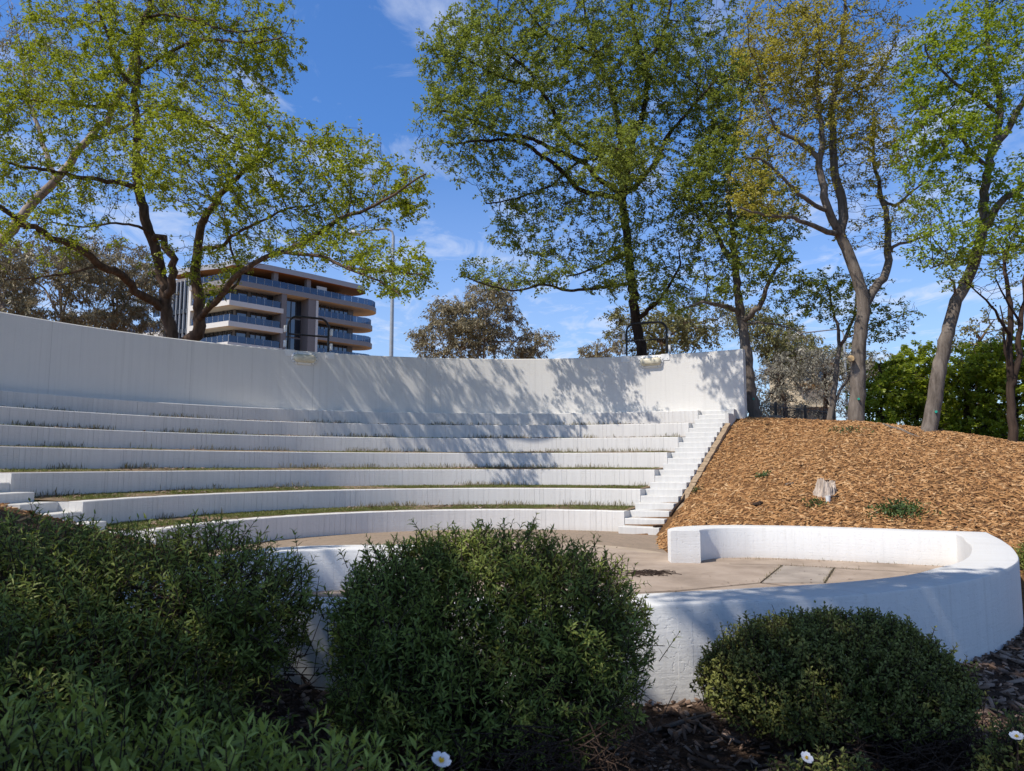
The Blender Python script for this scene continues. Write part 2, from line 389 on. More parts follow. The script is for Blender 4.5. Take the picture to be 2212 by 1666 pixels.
def terrain(x, y):
    x = np.asarray(x, float); y = np.asarray(y, float)
    vx, vy = x - CX, y - CY; r = np.hypot(vx, vy); th = np.degrees(np.arctan2(vx, vy))
    thm = np.where(th < -31, -62 - th, th)                   # the plan is symmetrical about its axis
    thm = np.where(thm > 180, thm - 360, thm); thm = np.abs(thm)
    zr = np.interp(thm, [28, 34, 48.6, 66, 90, 112, 135], [2.72, 2.70, 2.47, 1.80, .75, .0, -.2])
    r0 = np.interp(thm, [28, 37, 51, 71, 100], [4.72, 4.68, 3.4, 2.85, 2.85])
    z0 = np.interp(thm, [74, 95, 110], [.0, .0, -.2])
    t = np.clip((r - r0) / (12.15 - r0), 0, 1)
    conv = np.interp(thm, [36, 58], [0, .10])
    S = t + conv * np.sin(PI * t)
    bank = z0 + (zr - z0) * S - np.clip((r - 12.4) * .055, 0, np.interp(thm, [30, 60], [.2, 1.6]))
    bank = bank + np.where(thm > 38, .035 * vnoise(x, y, 1.6, 5), 0)
    amph = (th > -89.6) & (th < 27.8)
    z = np.where(amph, np.where(r < RWALL + .12, -.06, 2.45), bank)
    wedge = (~amph) & (r > 12.2) & ((thm < 33))
    z = np.where(wedge, 2.6, z)
    flat = np.clip((thm - 100) / 25, 0, 1)
    near = -.2 + .02 * vnoise(x, y, 1.3, 3)
    z = np.where(amph, z, z * (1 - flat) + near * flat)
    z = np.where(inside(FLOOR, x, y), -.05, z)
    return z

def tz(x, y): return float(terrain(np.array([x]), np.array([y]))[0])

# ground: one sheet to the horizon, finest round the stage
radii = list(np.arange(.4, 14.4, .12)); step = .14
while radii[-1] < 900: step *= 1.09; radii.append(radii[-1] + step)
ths = np.radians(np.arange(0, 360, 1.0))
R_, T_ = np.meshgrid(radii, ths, indexing='ij')
gx = CX + R_ * np.sin(T_); gy = CY + R_ * np.cos(T_); gz = terrain(gx, gy)
nr, nt_ = R_.shape
idx = np.arange(nr * nt_).reshape(nr, nt_)
F = np.stack([idx[:-1], np.roll(idx, -1, 1)[:-1], np.roll(idx, -1, 1)[1:], idx[1:]], -1).reshape(-1, 4)
me = np_mesh('ground', np.stack([gx, gy, gz], -1).reshape(-1, 3), F)
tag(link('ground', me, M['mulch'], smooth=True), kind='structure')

# stage paving with joints
bm = bmesh.new(); vs = [bm.verts.new((p[0], p[1], 0)) for p in FLOOR]; f = bm.faces.new(vs); bmesh.ops.triangulate(bm, faces=[f])
bmesh.ops.recalc_face_normals(bm, faces=bm.faces)
for f in bm.faces:
    if f.normal.z < 0: f.normal_flip()
me = bpy.data.meshes.new('stage_pavement'); bm.to_mesh(me); bm.free()
tag(link('pavement', me, M['floor']), kind='structure')
mb = MB()
def strip(a, b, w, z=.004, m=0):
    a, b = Vector((*a, z)), Vector((*b, z)); d = (b - a).normalized(); n = Vector((-d.y, d.x, 0)) * w / 2
    mb.face([a - n, b - n, b + n, a + n], m)
mb.face([(2.91,8.82,.004),(3.66,8.82,.004),(4.32,10.07,.004),(3.72,10.33,.004)], 1)
for a, b in (((2.91,8.82),(3.72,10.34)),((3.66,8.82),(4.32,10.08)),((2.91,8.82),(1.79,8.25)),((1.79,8.25),(.2,7.9)),((3.03,10.47),(3.72,10.34)),((3.72,10.34),(4.32,10.08)),((4.32,10.08),(5.5,9.5)),((2.91,8.82),(4.2,7.5)),((1.79,8.25),(1.5,6.0))):
    strip(a, b, .018, .008)
tag(mb.build('pavement_joints', [M['joint'], M['slab_grey']]), kind='structure')

# ------------------------------------------------------------------ curved walls
def arc_wall(name, r_in, r_out, z0, z1, t0, t1, material, parent=None, bev=.012, n=None):
    n = n or max(24, int(abs(t1 - t0) * r_in / .16)); mb = MB()
    prof = [(r_in, z0), (r_in, z1 - bev), (r_in + bev, z1), (r_out - bev, z1), (r_out, z1 - bev), (r_out, z0)]
    ts = np.linspace(t0, t1, n + 1); rings = [[pol(t, r, z) for r, z in prof] for t in ts]
    vv = [0]
    for (ra, za), (rb, zb) in zip(prof, prof[1:]): vv.append(vv[-1] + math.hypot(rb - ra, zb - za))
    vv = [v for v in vv]
    for i in range(n):
        u0, u1 = ts[i] * r_in + 40, ts[i+1] * r_in + 40
        for k in range(len(prof) - 1):
            mb.face([rings[i][k], rings[i+1][k], rings[i+1][k+1], rings[i][k+1]], 0, [(u0, vv[k]), (u1, vv[k]), (u1, vv[k+1]), (u0, vv[k+1])])
    mb.face(rings[0], 0, [(r, z - z0) for r, z in prof]); mb.face(list(reversed(rings[-1])), 0, [(r, z - z0) for r, z in reversed(prof)])
    return mb.build(name, material, parent, weld=True)

ORD = ['lowest', 'second', 'third', 'fourth', 'fifth', 'sixth', 'topmost']
for k in range(7):
    rin = R1 + k * TREAD
    o = arc_wall('seating_tier', rin, rin + .41, k * RISE - .05, (k + 1) * RISE, TH_L, TH_R, M['white'])
    lab = {0: 'lowest curved white concrete seating tier, standing on the stage paving',
           6: 'topmost curved white concrete seating tier, right under the tall back wall'}.get(k, f'{ORD[k]} curved white concrete seating tier counted up from the stage paving')
    tag(o, lab, 'seating tier', 'curved seating tiers of the amphitheatre')
    if k < 6:
        mb = MB(); ts = np.linspace(TH_L, TH_R, 260)
        for a, b in zip(ts, ts[1:]):
            z = (k + 1) * RISE
            e0, e1 = [.25 + .03 * math.sin(41 * q) + .02 * math.sin(97 * q + k) for q in (a, b)]
            mb.face([pol(a, rin + e0, z + .004), pol(b, rin + e1, z + .004), pol(b, rin + .5, z + .018), pol(a, rin + .5, z + .018)]); mb.face([pol(a, rin + .5, z + .018), pol(b, rin + .5, z + .018), pol(b, rin + TREAD + .01, z + .045), pol(a, rin + TREAD + .01, z + .045)])
        tag(mb.build('terrace_ground', M['soil'], smooth=True), kind='structure')

wl = arc_wall('back_wall', RWALL, RWALL + .24, 2.3, ZWALL, rad(-108), rad(33.75), M['wall'], bev=.02, n=150)
tag(wl, 'tall curved white rendered wall closing the top of the amphitheatre', 'wall')

# ------------------------------------------------------------------ stairs
def stair(e, n, label, mirror_side):
    root = empty('concrete_staircase', C3 + e * 4.77 + n * STAIR_W / 2, label, 'staircase', 'white staircases of the amphitheatre')
    for k in range(1, 22):
        s0 = R1 + (k - 2) * STEP_T + (.025 if k % 3 == 2 else 0) - (.012 if k % 3 == 2 else 0); s1 = R1 + (k - 1) * STEP_T + .03
        if k == 21: s1 = s0 + .12
        z0, z1 = (k - 1) * STEP_R - .30, k * STEP_R
        lo = 0.005 if k % 3 != 1 else 0.0
        P = lambda s, w, z: C3 + e * s + n * w + Vector((0, 0, z))
        b = .012; W = STAIR_W
        mb = MB()
        prof = [(s0, z0), (s0, z1 - b), (s0 + b, z1), (s1, z1), (s1, z0)]
        A = [P(s, lo, z) for s, z in prof]; B = [P(s, W, z) for s, z in prof]
        o = k * 1.37
        for i in range(4):
            vv = [p[1] - z0 if i < 2 else .3 for p in prof]
            mb.face([A[i], B[i], B[i+1], A[i+1]], 0, [(o, vv[i]), (o + W, vv[i]), (o + W, vv[i+1] + .01), (o, vv[i+1] + .01)])
        mb.face(A, 0, [(p[0], p[1] - z0) for p in prof]); mb.face(B, 0, [(p[0], p[1] - z0) for p in prof])
        mb.build('step', M['step'], root, weld=True)
    return root
st_r = stair(er, nr_, 'narrow white concrete staircase climbing beside the wood chip bank', 1)
stair(el, nl_, 'white concrete steps at the left edge behind the big dark shrub', -1)
# stair cheek: the stepped return wall at the head of the steps
mb = MB()
mb.prism([tuple((C3 + er*a + nr_*b)[:2]) for a, b in ((11.26, STAIR_W + .006), (12.56, STAIR_W + .006), (12.56, STAIR_W + .17), (11.66, STAIR_W + .17), (11.26, STAIR_W + .10))], 2.2, 2.80)
mb.prism([tuple((C3 + er*a + nr_*b)[:2]) for a, b in ((11.62, STAIR_W + .004), (12.60, STAIR_W + .004), (12.60, STAIR_W + .175), (11.62, STAIR_W + .175))], 2.7, 2.945)
mb.build('cheek_wall', M['step'], st_r)

# edging kerb sloping along the bank side of the stair
mb = MB(); N = 26
for i in range(N):
    a, b = 5.75 + i * (11.25 - 5.75) / N, 5.75 + (i + 1) * (11.25 - 5.75) / N
    za, zb = [.3873 * (s - 4.77) + .03 + .012 * math.sin(i * 1.9 + j) for j, s in enumerate((a, b))]
    w0, w1 = STAIR_W + .015, STAIR_W + .15
    Q = lambda s, w, z: C3 + er*s + nr_*w + Vector((0, 0, z))
    mb.face([Q(a, w0, za), Q(b, w0, zb), Q(b, w1, zb - .01), Q(a, w1, za - .01)]); mb.face([Q(a, w1, za - .01), Q(b, w1, zb - .01), Q(b, w1, zb - .25), Q(a, w1, za - .25)])
    mb.face([Q(a, w0, za - .25), Q(b, w0, zb - .25), Q(b, w0, zb), Q(a, w0, za)])
    mb.face([Q(b, w0 + .002, zb - .25), Q(b, w1 - .002, zb - .25), Q(b, w1 - .002, zb - .012), Q(b, w0 + .002, zb - .002)])
mb.face([Q(5.75, w0, .1), Q(5.75, w1, .1), Q(5.75, w1, .40), Q(5.75, w0, .41)])
tag(mb.build('concrete_edging', M['concrete']), 'tan concrete edging strip sloping between the stair and the wood chips', 'edging')

# ------------------------------------------------------------------ stage ring wall
mb = MB(); b = .022
def inset(a, b_, d):
    v = Vector((b_[0] - a[0], b_[1] - a[1])); L = v.length; v = v / L
    return (a[0] + v.x * d, a[1] + v.y * d)
def catmull(P, n):
    P = [Vector((*p, 0)) for p in P]; out = []
    for i in range(len(P) - 1):
        p0, p1, p2, p3 = P[max(i-1, 0)], P[i], P[i+1], P[min(i+2, len(P)-1)]
        for k in range(n):
            t = k / n
            out.append(.5 * ((2*p1) + (p2 - p0)*t + (2*p0 - 5*p1 + 4*p2 - p3)*t*t + (3*p1 - p0 - 3*p2 + p3)*t**3))
    out.append(P[-1]); return [(p.x, p.y) for p in out]
# split at the two sharp corners so the curve does not round them
segs = [(0, 12), (11, 31), (30, len(INNER))]
I2, O2 = [], []
for a, c in segs:
    i_, o_ = catmull(INNER[a:c], 4), catmull(OUTER[a:c], 4)
    I2 += i_ if not I2 else i_[1:]; O2 += o_ if not O2 else o_[1:]
n = len(I2); ui = [0]; uo = [0]
for k in range(1, n):
    ui.append(ui[-1] + math.dist(I2[k], I2[k-1])); uo.append(uo[-1] + math.dist(O2[k], O2[k-1]))
def rprof(k):
    a, c = I2[k], O2[k]
    return [Vector((*a, -.03)) , Vector((*a, RING_Z - b)), Vector((*inset(a, c, b*.4), RING_Z - b*.3)), Vector((*inset(a, c, b*1.3), RING_Z)),
            Vector((*inset(c, a, b*1.3), RING_Z)), Vector((*inset(c, a, b*.4), RING_Z - b*.3)), Vector((*c, RING_Z - b)), Vector((*c, -.45))]
rp = [rprof(k) for k in range(n)]
vi = [0, .45, .46, .47, .84, .85, .86, 1.5]
for k in range(n - 1):
    for j in range(7):
        u = ui if j < 3 else uo
        V = lambda q, jj: (u[q], (vi[jj] + .03) if j < 3 else (vi[jj] + .2 if j == 3 else (1.5 - vi[jj]) + .2 if jj > 3 else .7))
        mb.face([rp[k][j], rp[k+1][j], rp[k+1][j+1], rp[k][j+1]], 0, [V(k, j), V(k+1, j), V(k+1, j+1), V(k, j+1)])
for k, rev in ((0, 0), (n-1, 1)):
    P = rp[k]; P = list(reversed(P)) if rev else P
    mb.face(P, 0, [(p.x, p.z) for p in P])
ring = mb.build('stage_wall', M['ring'], weld=True)
tag(ring, 'low thick white concrete wall curling round the paved stage in front', 'stage wall')
me = ring.data
me.polygons.foreach_set('use_smooth', np.ones(len(me.polygons), bool)); me.set_sharp_from_angle(angle=rad(30))

# block by the end of the back wall
p = at(1652, 903, 23.0)
mb = MB(); Mx = Matrix.Translation((p.x, p.y, 0)) @ Matrix.Rotation(rad(-12), 4, 'Z')
mb.box(-.46, .46, -.2, .2, tz(p.x, p.y) - .25, 2.90, Mx, bev=.025)
tag(mb.build('concrete_block', M['concrete_grey']), 'weathered grey concrete block beside the end of the white back wall', 'concrete block')

# ------------------------------------------------------------------ bulkhead lamps and the tubular frames on the wall
def wall_theta(px):
    lo, hi = rad(-60), rad(40)
    for _ in range(40):
        t = (lo + hi) / 2; p = pol(t, RWALL, ZWALL); d = p.y * math.cos(PITCH) + (ZWALL - EYE) * math.sin(PITCH)
        if 1106 + FPX * p.x / d < px: lo = t
        else: hi = t
    return t
def wall_frame(th, z):
    """matrix: x along the wall to the right, y into the stage, z up, origin on the wall face"""
    x = Vector((math.cos(th), -math.sin(th), 0)); y = Vector((-math.sin(th), -math.cos(th), 0)); o = pol(th, RWALL, z)
    return Matrix(((x.x, y.x, 0, o.x), (x.y, y.y, 0, o.y), (0, 0, 1, o.z), (0, 0, 0, 1)))
def stadium(w, h, n=12):
    r = h / 2; c = w / 2 - r
    return [(c + r * math.sin(t), r * math.cos(t)) for t in np.linspace(0, PI, n)] + [(-c - r * math.sin(t), -r * math.cos(t)) for t in np.linspace(0, PI, n)]
def bulkhead(px, z, label):
    Wm = wall_frame(wall_theta(px), z); root = empty('bulkhead_lamp', Wm.translation, label, 'wall lamp', 'bulkhead lamps on the back wall')
    def loft(rings, name, m):
        mb = MB()
        for A, B in zip(rings, rings[1:]):
            k = len(A)
            for i in range(k): mb.face([Wm @ A[i], Wm @ A[(i+1) % k], Wm @ B[(i+1) % k], Wm @ B[i]])
        mb.face([Wm @ q for q in rings[-1]]); return mb.build(name, m, root, smooth=True, weld=True)
    S = lambda w, h, d: [Vector((x, d, zz)) for x, zz in stadium(w, h)]
    loft([S(.76, .35, -.01), S(.76, .35, .035), S(.745, .335, .045), S(.66, .25, .046)], 'frame', M['plate'])
    loft([S(.655, .245, .03), S(.64, .23, .09), S(.58, .18, .135), S(.46, .10, .155)], 'lens', M['lens'])
    for x, zz in stadium(.71, .295, 6): MB().tube([Wm @ Vector((x, .04, zz)), Wm @ Vector((x, .056, zz))], .011, 6).build('screw', M['black_metal'], root)
bulkhead(658, ZWALL - .225, 'yellowed oval bulkhead lamp in the shaded left part of the white wall')
bulkhead(1406, ZWALL - .205, 'yellowed oval bulkhead lamp on the sunlit right part of the white wall')

def lamp_frame(pxl, pxr, label):
    ta, tb = wall_theta(pxl), wall_theta(pxr); A, B = pol(ta, RWALL + .29), pol(tb, RWALL + .29)
    u = (B - A).normalized(); L = (B - A).length; up = Vector((0, 0, 1)); H = 1.06; z0 = ZWALL - .35
    root = empty('tube_frame', (A + B) / 2 + up * ZWALL, label, 'metal frame', 'black tube frames on the back wall')
    rc = .27; base = A + up * z0; top = ZWALL + H
    pts = [A + up * z0, A + up * (top - rc)]
    pts += [A + u * rc * (1 - math.cos(t)) + up * (top - rc + rc * math.sin(t)) for t in np.linspace(.2, PI/2, 7)]
    pts += [B - u * rc * (1 - math.cos(t)) + up * (top - rc + rc * math.sin(t)) for t in np.linspace(PI/2, .2, 7)]
    pts += [B + up * (top - rc), B + up * z0]
    MB().tube(pts, .033, 10).build('hoop', M['black_metal'], root, smooth=True)
    MB().tube([A + up * (ZWALL + .52), B + up * (ZWALL + .52)], .027, 8).build('crossbar', M['black_metal'], root, smooth=True)
    for s, q in ((-1, A), (1, B)):
        for zz in (.66, .22):
            c = q + u * (s * .085) + up * (ZWALL + zz)
            Mx = Matrix(((u.x, -u.y, 0, c.x), (u.y, u.x, 0, c.y), (0, 0, 1, c.z), (0, 0, 0, 1)))
            MB().box(-.032, .032, -.07, .07, -.10, .10, Mx, bev=.01).build('socket_box', M['plate'], root)
        Wm = wall_frame(wall_theta(pxl if s < 0 else pxr), ZWALL)
        mb = MB().box(-.13, .13, -.002, .018, -.175, .004, Wm).box(-.13, .13, -.33, -.004, .004, .016, Wm)
        for x in (-.06, .06): mb.tube([Wm @ Vector((x, .017, -.12)), Wm @ Vector((x, .03, -.12))], .016, 6)
        mb.build('wall_plate', M['plate'], root)
lamp_frame(627, 713, 'black bent tube frame on the wall in front of the apartment building')
lamp_frame(1351, 1437, 'black bent tube frame on the wall in front of the big tree trunk')

# ------------------------------------------------------------------ apartment building far behind the wall
K = Vector((-42.6, 109, 0)); DS = Vector((.6807, .7326, 0)); DI = Vector((-.7326, .6807, 0)); DM = Vector((-.867, .498, 0)); DJ = Vector((.498, .867, 0))
def Ps(s, d): q = K + DS*s*1.1 + DI*d; return (q.x, q.y)
def Pm(m, d): q = K + DM*m + DJ*d; return (q.x, q.y)
bld = empty('apartment_building', (K.x - 6, K.y + 10, 2.6), 'grey apartment building with curved white balcony slabs and dark windows', 'building')
def round_end(s0, dep, r, n=14):
    """rounded slab end beyond s0, from d=0 to d=dep"""
    return [Ps(s0 + r * math.sin(t), dep/2 - dep/2 * math.cos(t)) for t in np.linspace(.06, PI - .06, n)]
LEV = [16.5, 19.7, 22.9, 26.1]
def core(poly, z0, z1, name='wall', m='bwall'): MB().prism(poly, z0, z1).build(name, M[m], bld)
core([Pm(9, 2.6), Ps(1.95, 2.5), Ps(8.0, 2.5), Ps(8.0, 14), Pm(9, 14)], 2, 28.6)
core([Ps(8.0, 2.2), Ps(12.4, 2.2), Ps(12.4, 14), Ps(8.0, 14)], 2, 28.5)
core([Ps(13.9, 2.5), Ps(21.8, 2.5), Ps(21.8, 8.5), Ps(13.9, 12)], 2, 28.55)
core([Ps(7.9, .05), Ps(8.7, .05), Ps(8.7, 2.6), Ps(7.9, 2.6)], 2, 28.62)
core([Ps(12.3, .05), Ps(13.9, .05), Ps(13.9, 3), Ps(12.3, 3)], 2, 28.62)
core([Ps(13.55, -.06), Ps(13.92, -.06), Ps(13.92, .04), Ps(13.55, .04)], 2, 28.4, 'corner_trim', 'bslab')
core([Pm(9.05, .02), Pm(9.6, .02), Pm(9.6, 3), Pm(9.05, 3)], 2, 29.2, 'wall', 'bslab')
core([Pm(15.4, -.1), Pm(16.3, -.1), Pm(16.3, 10), Pm(15.4, 10)], 2, 31.2)
core([Pm(9.6, .6), Pm(15.4, .6), Pm(15.4, 10), Pm(9.6, 10)], 2, 31.0)
core([Ps(1.5, 4.2), Ps(20.5, 4.2), Ps(20.5, 9), Ps(3, 14), Pm(9, 14), Pm(9, 5), Pm(3, 5)], 28.9, 31.6)
core([Pm(16.3, 3), Pm(42, 3), Pm(42, 12), Pm(16.3, 12)], 2, 25.2)
for z in LEV:
    for poly, zz in (([Pm(9.2, 0), (K.x, K.y), Ps(8.2, 0), Ps(8.2, 4), Pm(3, 6), Pm(9.2, 4)], z), ([Ps(13.95, 0)] + [Ps(s, 0) for s in (16, 18, 20, 22)] + round_end(22.4, 6.4, 3.0) + [Ps(21, 6.4), Ps(13.95, 6.4)], z - .15)):
        white = z < 18
        MB().prism(poly, zz - .78, zz, mbot=1).build('balcony_slab', [M['bslab'] if (white or poly[0] == Pm(9.2, 0)) else M['bslab_grey'], M['soffit']], bld)
MB().prism([Pm(9.2, -.2), (K.x - .1, K.y - .2)] + [Ps(s, -.1) for s in (4, 8, 12, 16, 20, 22)] + round_end(22.6, 7.6, 3.8) + [Ps(18, 7.6), Ps(4, 10), Pm(9.2, 8)], 28.55, 29.35, mbot=1).build('balcony_slab', [M['bslab_grey'], M['soffit']], bld)
def rail(line, z, h=1.05, m='brail'):
    mb = MB(); L = [Vector((*p, 0)) for p in line]
    for a, c in zip(L, L[1:]):
        n_ = max(1, round((c - a).length / 1.35))
        for i in range(n_):
            p, q = a.lerp(c, (i + .03) / n_), a.lerp(c, (i + .97) / n_)
            t = (q - p).normalized(); w = Vector((-t.y, t.x, 0)) * .02
            P = [p - w, q - w, q + w, p + w]
            mb.prism([(v.x, v.y) for v in P], z + .004, z + h)
            mb.prism([((p - t*.03).x - w.x, (p - t*.03).y - w.y), (p.x - w.x, p.y - w.y), (p.x + w.x*1.5, p.y + w.y*1.5), ((p - t*.03).x + w.x, (p - t*.03).y + w.y)], z + .004, z + h + .02, m=1)
    return mb.build('glass_railing', [M['brail'], M['fin']], bld)
for z in LEV:
    rail([Pm(8.9, .18), Pm(.1, .2), Ps(.2, .2), Ps(7.8, .18)], z)
    rail([Ps(14.0, .18), Ps(22.2, .18)] + round_end(22.3, 6.0, 2.7, 9), z - .15)
rail([Pm(8.9, .1), Pm(.1, .1), Ps(.2, .15), Ps(22.4, .15)] + round_end(22.6, 7.2, 3.5, 9), 29.35)
def window(fn, a, c, d, z0, z1, panes):
    mb = MB(); n_ = panes; A, B_ = Vector((*fn(a, d), 0)), Vector((*fn(c, d), 0)); t = (B_ - A).normalized(); o = Vector((t.y, -t.x, 0))
    if o.y > 0: o = -o
    for i in range(n_):
        p, q = A.lerp(B_, i / n_) + t * .05, A.lerp(B_, (i + 1) / n_) - t * .05
        mb.face([(p.x, p.y, z0), (q.x, q.y, z0), (q.x, q.y, z1), (p.x, p.y, z1)], 0)
    for i in range(n_ + 1):
        p = A.lerp(B_, i / n_); p0, p1 = p - t * .07, p + t * .07
        mb.prism([((p0 + o*.06).x, (p0 + o*.06).y), ((p1 + o*.06).x, (p1 + o*.06).y), (p1.x, p1.y), (p0.x, p0.y)], z0, z1 + .02, m=1)
    return mb.build('window', [M['bglass'], M['bdark']], bld)
for z in LEV + [13.3]:
    window(Ps, 2.2, 3.7, 2.42, z + .08, z + 2.3, 1); window(Ps, 4.3, 7.6, 2.42, z + .08, z + 2.3, 4)
    window(Pm, 2.4, 8.6, 2.52, z + .08, z + 2.3, 6)
    window(Ps, 14.3, 17.2, 2.42, z, z + 2.25, 4); window(Ps, 17.5, 20.7, 2.42, z, z + 2.25, 4)
    window(Ps, 8.9, 12.1, 2.12, z - .7, z + 2.2, 4)
    for m0 in (17.5, 24, 30.5): window(Pm, m0, m0 + 5, 2.9, z + .05, z + 2.3, 4)
    if z < 25: MB().prism([Pm(16.4, 0), Pm(23, -.6), Pm(41, -.6), Pm(42, 3), Pm(16.4, 3)], z - .9 , z - .2).build('balcony_slab', M['bslab'], bld); rail([Pm(16.6, .3), Pm(23, -.4), Pm(40.5, -.4)], z - .2)
window(Ps, 2.0, 20.2, 4.1, 29.4, 31.4, 14); window(Pm, 3.4, 8.8, 4.9, 29.4, 31.4, 5)
mb = MB()
for i in range(6):
    m0 = 10.1 + i * .95
    mb.prism([Pm(m0, .25), Pm(m0 + .07, .25), Pm(m0 + .07, .5), Pm(m0, .5)], 3, 30.6)
mb.build('vertical_fin_screen', M['fin'], bld)
window(Pm, 9.7, 15.3, .55, 3, 30.5, 5)
for z in LEV: MB().prism([Pm(9.7, .3), Pm(15.3, .3), Pm(15.3, .5), Pm(9.7, .5)], z - .9, z - .2).build('spandrel', M['bdark'], bld)
rp_ = [Pm(16.3, 1.0), Pm(10, .6), Pm(4.5, 1.6), Pm(1.2, 1.2), Ps(2.5, .5), Ps(6, .1), Ps(12, .0), Ps(18, .2), Ps(21, .3)] + [Ps(21.2 + 2.9 * math.sin(t), 3.6 - 3.3 * math.cos(t)) for t in np.linspace(.1, PI - .1, 10)] + [Ps(16, 9), Ps(5, 13), Pm(16.3, 12)]
MB().prism(rp_, 31.9, 32.75, mbot=1).build('roof', [M['broof'], M['timber']], bld)
for s in (6.8, 12.2): core([Ps(s, .6), Ps(s + .7, .6), Ps(s + .7, 1.4), Ps(s, 1.4)], 29.36, 31.9, 'column', 'bwall')
core([Ps(14.2, 1.0), Ps(15.9, 1.0), Ps(15.9, 1.2), Ps(14.2, 1.2)], 29.36, 31.2, 'privacy_screen', 'bslab')

# small cream house glimpsed through the grey shrubs
hp = at(1764, 815, 62); hr = empty('house', (hp.x, hp.y, 2), 'cream rendered house glimpsed through the grey shrubs beyond the fence', 'house')
MB().box(hp.x - 1.9, hp.x + 1.5, hp.y, hp.y + 6, 1, hp.z + 1.2).build('wall', M['cream'], hr)
MB().prism([(hp.x - 2.2, hp.y - .4), (hp.x + 1.8, hp.y - .4), (hp.x + 1.8, hp.y + 6.4), (hp.x - 2.2, hp.y + 6.4)], hp.z + 1.2, hp.z + 1.5).build('roof', M['bwall'], hr)
for zz in (hp.z - 2.4, hp.z - .4): MB().box(hp.x - 2.0, hp.x + 1.2, hp.y - .8, hp.y - .01, zz - .2, zz).build('balcony_slab', M['cream'], hr)
for xx in (-1.5, .1): MB().box(hp.x + xx, hp.x + xx + 1.0, hp.y - .05, hp.y - .004, hp.z - .3, hp.z + .9).build('window', M['bglass'], hr)

# ------------------------------------------------------------------ street lamps
def street_lamp(px, Y, ytop, pxhead, yhead, r, label):
    top = at(px, ytop, Y); base = at(px, 905, Y); gz_ = tz(top.x, Y); hd = at(pxhead, yhead, Y - .3)
    root = empty('street_lamp', (top.x, Y, gz_), label, 'street lamp', 'street lamps behind the amphitheatre')
    d = 1 if hd.x > top.x else -1; q = .35
    MB().tube([(top.x, Y, gz_ - .1), (top.x, Y, gz_ + 1.2), (top.x, Y, gz_ + 1.6), (top.x, Y, top.z - q)], [r*1.9, r*1.8, r*1.15, r*.75], 14).build('pole', M['galv'], root, smooth=True)
    arm = [Vector((top.x, Y, top.z - q)), Vector((top.x + d*.06, Y, top.z - .14)), Vector((top.x + d*.2, Y, top.z - .03)), Vector((top.x + d*.4, Y - .05, top.z + .01)), Vector((hd.x - d*.25, Y - .25, hd.z + .1))]
    MB().tube(arm, r*.55, 8).build('arm', M['galv'], root, smooth=True)
    mb = MB(); n = 12
    for (ra, za), (rb, zb) in zip([(.05, .14), (.13, .10), (.17, .02), (.30, -.04), (.30, -.08)], [(.13, .10), (.17, .02), (.30, -.04), (.30, -.08), (.02, -.10)]):
        for i in range(n):
            a, c = 2*PI*i/n, 2*PI*(i+1)/n
            mb.face([(hd.x + ra*1.2*math.cos(a), hd.y + ra*math.sin(a), hd.z + za), (hd.x + ra*1.2*math.cos(c), hd.y + ra*math.sin(c), hd.z + za), (hd.x + rb*1.2*math.cos(c), hd.y + rb*math.sin(c), hd.z + zb), (hd.x + rb*1.2*math.cos(a), hd.y + rb*math.sin(a), hd.z + zb)])
    mb.build('lamp_head', M['lampwhite'], root, smooth=True, weld=True)
street_lamp(850, 36, 495, 764, 503, .10, 'tall galvanised street lamp standing right of the apartment building')
street_lamp(1822, 44, 712, 1723, 723, .075, 'street lamp with a white base among the trees beyond the black fence')

# ------------------------------------------------------------------ black picket fence and the low pipe rail
fr = [at(1632, 866, 33.5), at(1675, 870, 34.6), at(1739, 876, 36.2), at(1801, 884, 37.8)]
root = empty('picket_fence', (fr[0].x, fr[0].y, 2.6), 'black steel picket fence behind the top of the wood chip bank', 'fence')
for p in fr: MB().box(p.x - .05, p.x + .05, p.y - .05, p.y + .05, tz(p.x, p.y) - .1, p.z + .03).build('post', M['black_metal'], root)
for a, c in zip(fr, fr[1:]):
    mb = MB(); n = int((c - a).length / .115)
    for i in range(1, n):
        q = a.lerp(c, i / n); z = tz(q.x, q.y) + .08
        mb.tube([(q.x, q.y, z), (q.x, q.y, q.z - .06), (q.x, q.y, q.z)], [.021, .021, .006], 4)
    for dz in (-.2, -1.45): mb.tube([a + Vector((0, 0, dz)), c + Vector((0, 0, dz))], .022, 4)
    mb.build('picket_panel', M['black_metal'], root)
pr = [at(1980, 938, 19.0), at(2056, 947, 18.6), at(2117, 955, 18.3), at(2206, 966, 17.6), at(2300, 975, 17)]
root = empty('pipe_rail', (pr[1].x, pr[1].y, 1.6), 'low galvanised pipe rail along the edge of the wood chip bank', 'rail')
MB().tube(pr, .025, 8).build('rail', M['galv'], root, smooth=True)
for p in pr[1:]: MB().tube([p + Vector((0, 0, .03)), p + Vector((0, 0, -.5))], .03, 8).build('post', M['galv'], root)

# ------------------------------------------------------------------ trees
def unit(a): return a / (np.linalg.norm(a, axis=1)[:, None] + 1e-9)

def smooth_line(P, step):
    P = [Vector(p) for p in P]; out = []
    for i in range(len(P) - 1):
        p0, p1, p2, p3 = P[max(i-1, 0)], P[i], P[i+1], P[min(i+2, len(P)-1)]
        n = max(1, round((p2 - p1).length / step))
        for k in range(n):
            t = k / n
            out.append(.5 * ((2*p1) + (p2 - p0)*t + (2*p0 - 5*p1 + 4*p2 - p3)*t*t + (3*p1 - p0 - 3*p2 + p3)*t**3))
    return out + [P[-1]]

